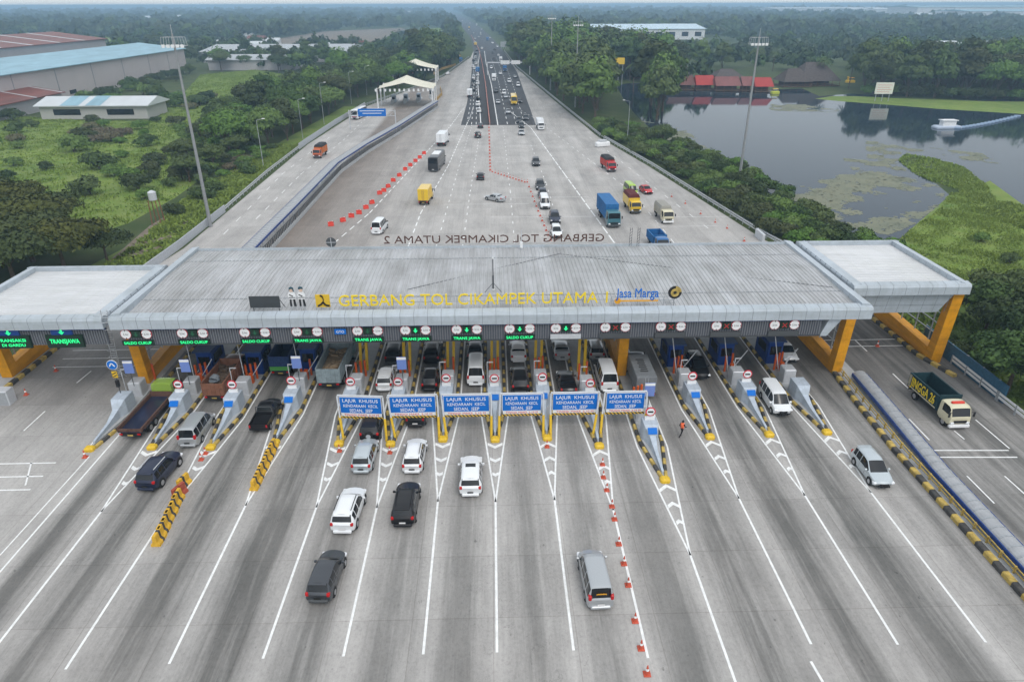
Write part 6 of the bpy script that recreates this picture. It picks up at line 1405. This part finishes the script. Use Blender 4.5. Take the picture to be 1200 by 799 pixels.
def crown_arrays(seed, rx, rz, nl, nq, q, flat=0.0, trunk_h=3.0, lean=1.0):
    """leaf clumps spread over several uneven lobes; returns verts, quads"""
    g = np.random.default_rng(seed); V = []
    lobes = []
    for i in range(nl):
        a = g.uniform(0, 2*math.pi); r = math.sqrt(g.uniform(0, 1))*rx*.72; h = rz*(1-.6*(r/rx)**2)*g.uniform(.35, 1.0)
        s = rx*g.uniform(.20, .46); lobes.append((math.cos(a)*r, math.sin(a)*r, trunk_h+h*(1-flat*.3), s, s*g.uniform(.5,.8)*(1-flat*.4)))
    lobes.append((0, 0, trunk_h+rz*.55, rx*.55, rz*.5))
    wts = np.array([l[3]**2 for l in lobes]); cnt = np.maximum(8, (nq*wts/wts.sum()).astype(int))
    for (lx, ly, lz, s, sz), c in zip(lobes, cnt):
        d = g.normal(size=(c, 3)); d /= np.linalg.norm(d, axis=1)[:, None]; d[:, 2] = np.where(d[:, 2] < -.35, -d[:, 2]*.6, d[:, 2]); rad = g.uniform(.55, 1.22, c)[:, None]
        p = d*rad*np.array([s, s, sz])+np.array([lx, ly, lz])
        nrm = d+g.normal(scale=.38, size=(c, 3)); nrm /= np.linalg.norm(nrm, axis=1)[:, None]
        t1 = np.cross(nrm, g.normal(size=(c, 3))); t1 /= np.linalg.norm(t1, axis=1)[:, None]; t2 = np.cross(nrm, t1); sz_ = (q*g.uniform(.6, 1.35, c))[:, None]
        quad = np.stack([p-t1*sz_-t2*sz_*.6, p+t1*sz_-t2*sz_*.5+nrm*sz_*.2, p+t1*sz_*.7+t2*sz_*.7, p-t1*sz_*.8+t2*sz_*.6-nrm*sz_*.15], 1); V.append(quad.reshape(-1, 3))
    V = np.concatenate(V); F = np.arange(len(V)).reshape(-1, 4); return V, F, lobes
def tree_proto(seed, rx, rz, nl, nq, q, lm, trunk_h, flat=0.0, r0=.28):
    V, F, lobes = crown_arrays(seed, rx, rz, nl, nq, q, flat, trunk_h); cme = np_mesh('crown', V, F, [lm])
    m = MB(); m.cyl((0,0,0),(0,0,trunk_h*.9),r0,r0*.7,n=8)
    for (lx, ly, lz, s, sz) in lobes[:7]: m.cyl((0,0,trunk_h*.75),(lx*.8,ly*.8,lz),r0*.5,r0*.15,n=5)
    return cme, mesh_of('trunk', m.v, m.f, [BARK], None, True)
TP = {
 'broad': [tree_proto(s, 5.2, 4.6, 16, 5200, .22, lm, 3.6, .3) for s, lm in ((1, L_DK), (2, L_MD), (3, L_BR), (9, L_MD))],
 'tall':  [tree_proto(s, 4.8, 9.0, 18, 3600, .36, lm, 2.2, 0) for s, lm in ((4, L_DK), (5, L_MD), (6, L_MD), (11, L_BR))],
 'bush':  [tree_proto(s, 2.4, 1.9, 12, 1900, .16, lm, .15, 0, .07) for s, lm in ((7, L_MD), (8, L_BR), (10, L_DK))],
 'flat':  [tree_proto(s, 7.0, 3.0, 20, 6500, .24, lm, 4.6, .8, .35) for s, lm in ((12, leafm('leaf_olive', (.045,.055,.014), (.090,.098,.024), (.075,.09,.025))), (13, L_DK), (14, leafm('leaf_olive2', (.045,.06,.02), (.08,.095,.03), (.05,.07,.025))))],
}
ntree = 0
def plant(kind, x, y, s, name, label, group, cat='tree', sz=None, idx=None):
    global ntree
    cme, tme = TP[kind][random.randrange(len(TP[kind])) if idx is None else idx]; t = bpy.data.objects.new(name, None); COL.objects.link(t); t.location = (x, y, 0); t.rotation_euler = (0,0,random.uniform(0, 6.28)); t.scale = (s, s, (sz or s*random.uniform(.9, 1.12)))
    tag(t, label, cat, group); link('crown' if cat != 'bush' else 'foliage', cme, t); link('trunk' if cat != 'bush' else 'stem', tme, t); ntree += 1
def scatter(poly, gap, kind, smin, smax, name, label, cat='tree', lim=999, avoid=(), z=None, kinds=None):
    xs = [p[0] for p in poly]; ys = [p[1] for p in poly]; pts = []; c = 0
    for _ in range(9000):
        x, y = random.uniform(min(xs), max(xs)), random.uniform(min(ys), max(ys))
        if not pip(poly, np.array([x]), np.array([y]))[0]: continue
        if any(pip(a, np.array([x]), np.array([y]))[0] for a in avoid): continue
        if any((x-a)**2+(y-b)**2 < gap*gap for a, b in pts): continue
        pts.append((x, y)); s = random.uniform(smin, smax); plant(random.choice(kinds) if kinds else kind, x, y, s, name, label, label, cat); c += 1
        if c >= lim: break
    return c
LK = LAKE
log = {}
BBAV = GP([(700,150),(770,150),(755,95),(704,95)])
PAV = GP([(736,112),(1012,112),(1006,84),(825,84),(780,90),(736,92)])
# near left: spreading olive trees behind the left canopy
log['a'] = scatter([(-116,90),(-61.5,90),(-64,103),(-74,118),(-98,126),(-125,122)], 7.0, 'flat', .85, 1.15, 'spreading_tree', 'olive green spreading tree in the dense group behind the left canopy')
plant('flat', -60.5, 104, .62, 'spreading_tree', 'small dark tree with bare forked trunk beside the dirt path behind the left canopy', None, idx=1)
# left belt along ramp
belt = [(-60,205),(-57.5,285),(-36,385),(-27,470),(-24,560),(-60,560),(-72,440),(-86,330),(-88,250),(-80,210),(-70,188)]
log['b'] = scatter(belt, 7.2, None, .9, 1.35, 'belt_tree', 'dark green tree in the dense belt left of the toll ramp', kinds=['broad','tall','broad'], lim=150)
log['c'] = scatter([(-74,165),(-62,150),(-60,118),(-58,165),(-61,200),(-70,190)], 4.0, 'bush', .7, 1.2, 'bush', 'green bush on the verge between dirt path and toll ramp', 'bush', lim=24)
log['q'] = scatter(GP([(175,238),(232,214),(286,182),(325,138),(345,120),(300,116),(240,160),(190,186),(140,214)]), 5.0, None, .8, 1.5, 'field_shrub', 'large leafy shrub in the thicket between the left field and the dirt path', 'bush', kinds=['bush'], lim=60)
log['r'] = scatter(GP([(225,216),(286,184),(330,140),(350,118),(310,110),(250,150),(205,196)]), 8.5, 'broad', .6, .9, 'thicket_tree', 'mid green tree in the thicket between the left field and the dirt path', lim=22)
log['d'] = scatter([(-150,150),(-84,135),(-80,190),(-92,240),(-120,250),(-160,250),(-190,215)], 10.5, 'bush', .8, 1.9, 'bush', 'bush scattered over the bright field on the left', 'bush', lim=40)
log['e'] = scatter([(-260,190),(-150,235),(-150,252),(-250,255)], 6.5, 'bush', 1.4, 2.0, 'hedge_bush', 'dark bush in the thicket before the rust red low roof', 'bush', lim=30)
log['f'] = scatter([(-176,300),(-118,268),(-112,300),(-150,330),(-176,440)], 7.5, 'bush', 1.4, 2.2, 'bush', 'dark bush along the foot of the long warehouse wall', 'bush', lim=26)
log['g'] = scatter([(-178,450),(-60,420),(-60,520),(-178,540)], 13, None, .9, 1.3, 'tree', 'tree in the line beyond the field, right of the long warehouse', kinds=['broad','tall'], lim=34)
# right verge between road and lake
log['h'] = scatter([(48,114),(60,112),(60,127),(59,165),(52,200),(40,236),(33,236),(35,213),(41.5,171)], 3.6, None, .95, 1.35, 'lakeside_bush', 'leafy bush in the dense strip between rear plaza and lake', 'bush', kinds=['bush','bush','bush'], lim=130)
log['i'] = scatter([(50,104),(64,104),(66,109),(58,111),(50,113)], 3.6, 'bush', .9, 1.3, 'lakeside_bush', 'leafy bush at the lake edge just behind the right canopy', 'bush', lim=16)
plant('broad', 47.5, 196, .75, 'lakeside_tree', 'light green tree standing alone over the lakeside bushes', None, idx=1)
# big forest right of highway
forest = [(34,240),(52,232),(62,250),(68,300),(66,370),(90,372),(100,430),(60,560),(18,640),(17,560),(20,462),(28,324)]
log['j'] = scatter(forest, 9.2, 'tall', 1.45, 2.0, 'forest_tree', 'tall dense tree in the forest right of the highway', lim=130, avoid=[BBAV])
# far shore of the lake
shore = [(70,376),(92,352),(110,345),(136,330),(150,318),(206,290),(300,280),(340,330),(300,400),(150,430),(80,440)]
log['k'] = scatter(shore, 9.5, None, 1.25, 1.75, 'shore_tree', 'round crowned tree on the far shore of the lake', kinds=['tall','tall','broad','tall'], lim=150, avoid=[PAV])
# right bank near
log['l'] = scatter([(52,55),(58,55),(69,66),(67,77),(56,79),(53,72)], 3.8, None, .6, .85, 'bank_tree', 'green leafy tree below the right canopy beside the guardrail', kinds=['broad','bush','broad'], lim=22, avoid=[[(37,60),(51,60),(51,82),(37,82)]])
log['m'] = scatter([(75,86),(120,95),(125,130),(95,128),(78,110)], 11, 'bush', .5, .9, 'bush', 'small bush scattered on the grassy bank by the lake', 'bush', lim=7)
TP['reed'] = [tree_proto(61, 2.6, 1.4, 12, 1900, .15, leafm('leaf_reed', (.10,.085,.055), (.16,.13,.09), (.14,.14,.07)), .1, 0, .05)]
for px, py, sc in ((105,168,1.5),(118,160,1.6),(130,166,1.5),(95,160,1.2),(142,158,1.2),(232,122,1.5),(245,116,1.5),(222,128,1.2),(110,150,1.2),(20,165,1.1),(275,198,1.0),(282,190,1.0)): plant('reed', *G(px, py), sc, 'reed_clump', 'brownish pale clump of reeds standing in the bright left field', 'reed clumps in the left field', 'bush')
def palm_proto():
    g = random.Random(4); m = MB(); m.cyl((0,0,0),(.3,.1,8.5),.22,.14,n=7); tme = mesh_of('trunk', m.v, m.f, [BARK]); m = MB()
    for k in range(16):
        a = 6.28*k/16+g.uniform(-.15,.15); up_ = g.uniform(.1, .9); prev = None
        for j in range(7):
            f = j/6; r = 3.3*f; z = 8.5+up_*2.2*math.sin(f*2.4)-1.6*f*f; c = Vector((.3+math.cos(a)*r, .1+math.sin(a)*r, z)); wv = Vector((-math.sin(a), math.cos(a), 0))*.42*(1-f*.8)
            if prev: m.add([prev[0]-prev[1]+Vector((0,0,-.25)), c-wv+Vector((0,0,-.25)), c, prev[0]], [(0,1,2,3)]); m.add([prev[0], c, c+wv+Vector((0,0,-.25)), prev[0]+prev[1]+Vector((0,0,-.25))], [(0,1,2,3)])
            prev = (c, wv)
    return mesh_of('crown', m.v, m.f, [L_MD]), tme
TP['palm'] = [palm_proto()]
for px, py in ((742,108),(884,88),(961,100),(994,104),(1012,106),(1030,108),(905,84),(1160,112)): plant('palm', *G(px, py), random.uniform(1.0, 1.5), 'palm_tree', 'palm tree with drooping fronds on the far lake shore', 'palms on the far lake shore')
print('TREES', ntree, log)
log['n'] = scatter([(-34,420),(-27,470),(-25,540),(-55,540),(-50,440)], 9, 'tall', 1.4, 1.8, 'forest_tree', 'tall dark tree in the clump left of the highway beyond the tents', lim=20)
log['o'] = scatter([(20,440),(30,400),(55,420),(60,520),(30,560),(18,560)], 10, 'tall', 1.9, 2.3, 'forest_tree', 'very tall tree rising above the forest right of the highway', lim=16)
log['p'] = scatter([(72,372),(90,352),(110,346),(136,331),(150,320),(206,291),(260,283),(262,288),(206,297),(150,325),(112,351)], 4.5, 'bush', 1.6, 2.4, 'shore_bush', 'low bush on the far shore of the lake beneath the trees', 'bush', lim=50, avoid=[PAV])
# far wood, reads as one mass: clumps of leaves merged in one mesh
def far_wood(name, n, ylo, yhi, q, nq, size, avoid, kind_seed, mats, xf=1.15, power=1.4, label=None):
    g = np.random.default_rng(kind_seed); tm = [crown_arrays(50+i, 5.0, 5.0, 7, nq, q, .2, 1.0)[0] for i in range(5)]; Vs = []; Ms = []
    yy = ylo+(yhi-ylo)*g.uniform(0, 1, n)**power; xx = g.uniform(-1, 1, n)*(yy*.80*xf+40); ok = np.ones(n, bool)
    for a in avoid: ok &= ~pip(a, xx, yy)
    # clumped, with clearings
    cl = np.sin(xx*.013+1.3)*np.sin(yy*.009+.4)+.6*np.sin(xx*.031+2.1)*np.cos(yy*.027); ok &= (cl > -.45) | (g.uniform(0, 1, n) < .25)
    for i in np.nonzero(ok)[0]:
        s = size*g.uniform(.7, 1.35)*(1+yy[i]/5000); a = g.uniform(0, 6.28); c_, s_ = math.cos(a), math.sin(a); v = tm[i % 5]
        Vs.append(np.stack([(v[:,0]*c_-v[:,1]*s_)*s+xx[i], (v[:,0]*s_+v[:,1]*c_)*s+yy[i], v[:,2]*s*g.uniform(.8,1.3)], 1)); Ms.append(np.full(len(v)//4, g.integers(0, len(mats))))
    V = np.concatenate(Vs); F = np.arange(len(V)).reshape(-1, 4); o = link(name, np_mesh(name, V, F, mats, np.concatenate(Ms))); tag(o, label or 'far off wood of merged green crowns', 'woodland', kind='stuff'); print(name, ok.sum(), len(F)); return o
HW_AV = [(a-14, b) for a, b in HWY_L]+[(a+14, b) for a, b in HWY_R][::-1]
bx = lambda a, b, c, d: [(a,c),(b,c),(b,d),(a,d)]
AV = [HW_AV, ROAD_POLY, LAKE, SPIT, FIELD_A, belt, forest, shore, bx(-305,-176,180,475), bx(-175,-100,225,330), bx(-205,-95,510,600), GP([(380,37),(470,33),(480,37),(460,52),(385,58),(300,64),(310,48)]), GP([(470,36),(520,33),(528,44),(500,56),(470,50)]), bx(G(770,50)[0]-75, G(770,50)[0]+75, G(770,50)[1]-150, G(770,50)[1]+160),
      GP([(0,45),(60,41),(170,44),(150,48),(40,52),(0,53)]), bx(-190,-50,250,440), bx(95,700,100,262), bx(55,330,262,300)]
WM = [L_DK, L_MD, L_DK, leafm('leaf_far', (.045,.065,.03), (.06,.085,.035), (.07,.08,.04))]
far_wood('near_woodland', 2600, 300, 1100, .75, 150, 1.25, AV, 21, WM, power=1.1)
far_wood('far_woodland', 9000, 900, 4200, 1.9, 40, 1.5, AV, 22, WM, power=1.5, label='hazy woodland reaching to the horizon')
# low hills at the horizon
m = MB(); g_ = random.Random(2); vs = []; n = 120
for k in range(n+1):
    x = -9500+19000*k/n; h = 22+6*math.sin(k*.31)+5*math.sin(k*.83+1)+3*math.sin(k*1.9); vs += [(x, 7800, 0), (x, 8600, max(12, h)), (x, 9800, 0)]
m.add(vs, [(3*k+j, 3*k+3+j, 3*k+4+j, 3*k+1+j) for k in range(n) for j in (0, 1)]); struct('hills', m, [GROUND])
# grass tufts on the near right bank and the left verge (ground cover)
def tufts(name, poly, n, h, mats, seed, label, avoid=()):
    g = np.random.default_rng(seed); P_ = np.array(poly); x = g.uniform(P_[:,0].min(), P_[:,0].max(), n*3); y = g.uniform(P_[:,1].min(), P_[:,1].max(), n*3); ok = pip(poly, x, y)
    for a in avoid: ok &= ~pip(a, x, y)
    cl = np.sin(x*.5+np.sin(y*.31)*2)*np.sin(y*.43+np.sin(x*.27)*2); ok &= g.uniform(0, 1, len(x)) < (.55+.45*cl); x, y = x[ok][:n], y[ok][:n]; c = len(x); hh = h*g.uniform(.4, 1.3, c)*(1+.4*cl[ok][:n]); a = g.uniform(0, 6.28, c); wd = h*.45
    dx, dy = np.cos(a)*wd, np.sin(a)*wd; lx, ly = g.normal(scale=h*.5, size=c), g.normal(scale=h*.5, size=c); z = np.zeros(c)+.02
    V = np.stack([np.stack([x-dx, y-dy, z], 1), np.stack([x+dx, y+dy, z], 1), np.stack([x+lx+dx*.5, y+ly+dy*.5, hh], 1), np.stack([x+lx-dx*.5, y+ly-dy*.5, hh*.9], 1)], 1).reshape(-1, 3)
    tag(link(name, np_mesh(name, V, np.arange(len(V)).reshape(-1, 4), mats, g.integers(0, len(mats), c))), label, 'grass', kind='stuff')
LG1 = leafm('grass_blades', (.13,.23,.03), (.19,.30,.045), (.20,.25,.06)); LG2 = leafm('grass_blades_dark', (.10,.17,.025), (.14,.23,.035), (.15,.20,.04))
tufts('bank_grass', [(52,84),(150,84),(150,150),(92,140),(70,112),(52,104)], 90000, .24, [LG1, LG1, LG1, LG2], 31, 'tall bright grass on the bank right of the canopy', avoid=[LAKE, SPIT])
tufts('bank_grass', [(118,160),(128,160),(135,196),(112,192),(98,165),(100,140),(120,140)], 14000, .35, [LG1, LG1, LG2], 32, 'grass on the low spit running into the lake', avoid=[LAKE])
tufts('bank_grass', GP([(1150,250),(1095,196),(1130,198),(1160,214),(1170,234),(1215,240),(1280,265),(1240,285)]), 16000, .35, [LG1, LG1, LG2], 36, 'grass at the water edge on the far side of the bank', avoid=[LAKE])
tufts('verge_grass', [(-54,92),(-52.8,118),(-54.5,203),(-62,203),(-64,150),(-60,112),(-59,92)], 16000, .5, [LG1, LG2], 33, 'grass and weeds on the verge of the toll ramp', avoid=[])
tufts('field_grass_tufts', FIELD_A, 70000, .34, [LG1, LG2], 34, 'rough bright grass over the left field')
tufts('right_verge_grass', [(51.5,50),(80,50),(90,84),(52,84)], 9000, .4, [LG2, LG2, LG1], 35, 'dark grass under the trees by the right guardrail')
# floating water plants
g = np.random.default_rng(40); Vs = []; npad = 0
def noise2(x, y): return np.sin(x*.19+np.sin(y*.11)*2.3)+np.sin(y*.23+np.sin(x*.13)*2.1)+.7*np.sin(x*.61+y*.37)+.6*np.sin(y*.83-x*.41)
for poly, n in ((GP([(905,222),(985,205),(1060,205),(1108,222),(1100,240),(1072,262),(1040,275),(1000,268),(960,250)]), 5200), (GP([(1015,165),(1060,170),(1150,180),(1170,192),(1110,186),(1060,182),(1048,190),(1070,205),(1020,200)]), 3000), (GP([(752,142),(800,150),(830,175),(800,172),(770,160)]), 1200), (GP([(905,122),(990,124),(980,132),(900,130)]), 1400), (GP([(990,186),(1040,190),(1080,212),(1010,214)]), 1500)):
    P_ = np.array(poly); x = g.uniform(P_[:,0].min(), P_[:,0].max(), n*4); y = g.uniform(P_[:,1].min(), P_[:,1].max(), n*4); ok = pip(poly, x, y) & pip(LAKE, x, y) & (noise2(x, y) > .35+g.normal(scale=.35, size=len(x))); x, y = x[ok][:n], y[ok][:n]
    for a, b in zip(x, y):
        r = g.uniform(.10, .38)*(1+b/400); th = g.uniform(0, 1)+np.arange(5)*2*math.pi/5; Vs.append(np.stack([a+np.cos(th)*r*1.3, b+np.sin(th)*r, np.full(5, .024+npad % 40*.0002)], 1)); npad += 1
V = np.concatenate(Vs); tag(link('water_plants', np_mesh('water_plants', V, np.arange(len(V)).reshape(-1, 5), [mat('water_plant', (.13,.145,.10), .6, col2=(.20,.20,.13), scale=.2)])), 'pale floating water plants in drifting patches on the lake', 'water plants', kind='stuff')

# ================================================================== HAZE
hz = MB(); hz.box(-15500, 15500, -260, 15500, -1.0, 38.5); hm = bpy.data.materials.new('haze_air'); hm.use_nodes = True; nn = hm.node_tree; nn.nodes.remove(nn.nodes['Principled BSDF'])
pv = nn.nodes.new('ShaderNodeVolumePrincipled'); pv.inputs['Color'].default_value = (.50,.76,1.0,1); pv.inputs['Density'].default_value = .00042; pv.inputs['Anisotropy'].default_value = 0.2
nn.links.new(pv.outputs[0], nn.nodes['Material Output'].inputs['Volume'])
o = struct('haze', hz, [hm]); o['kind'] = 'stuff'; o['label'] = 'thin bluish haze over the far landscape'; o['category'] = 'haze'
print('OBJECTS', len(bpy.data.objects))
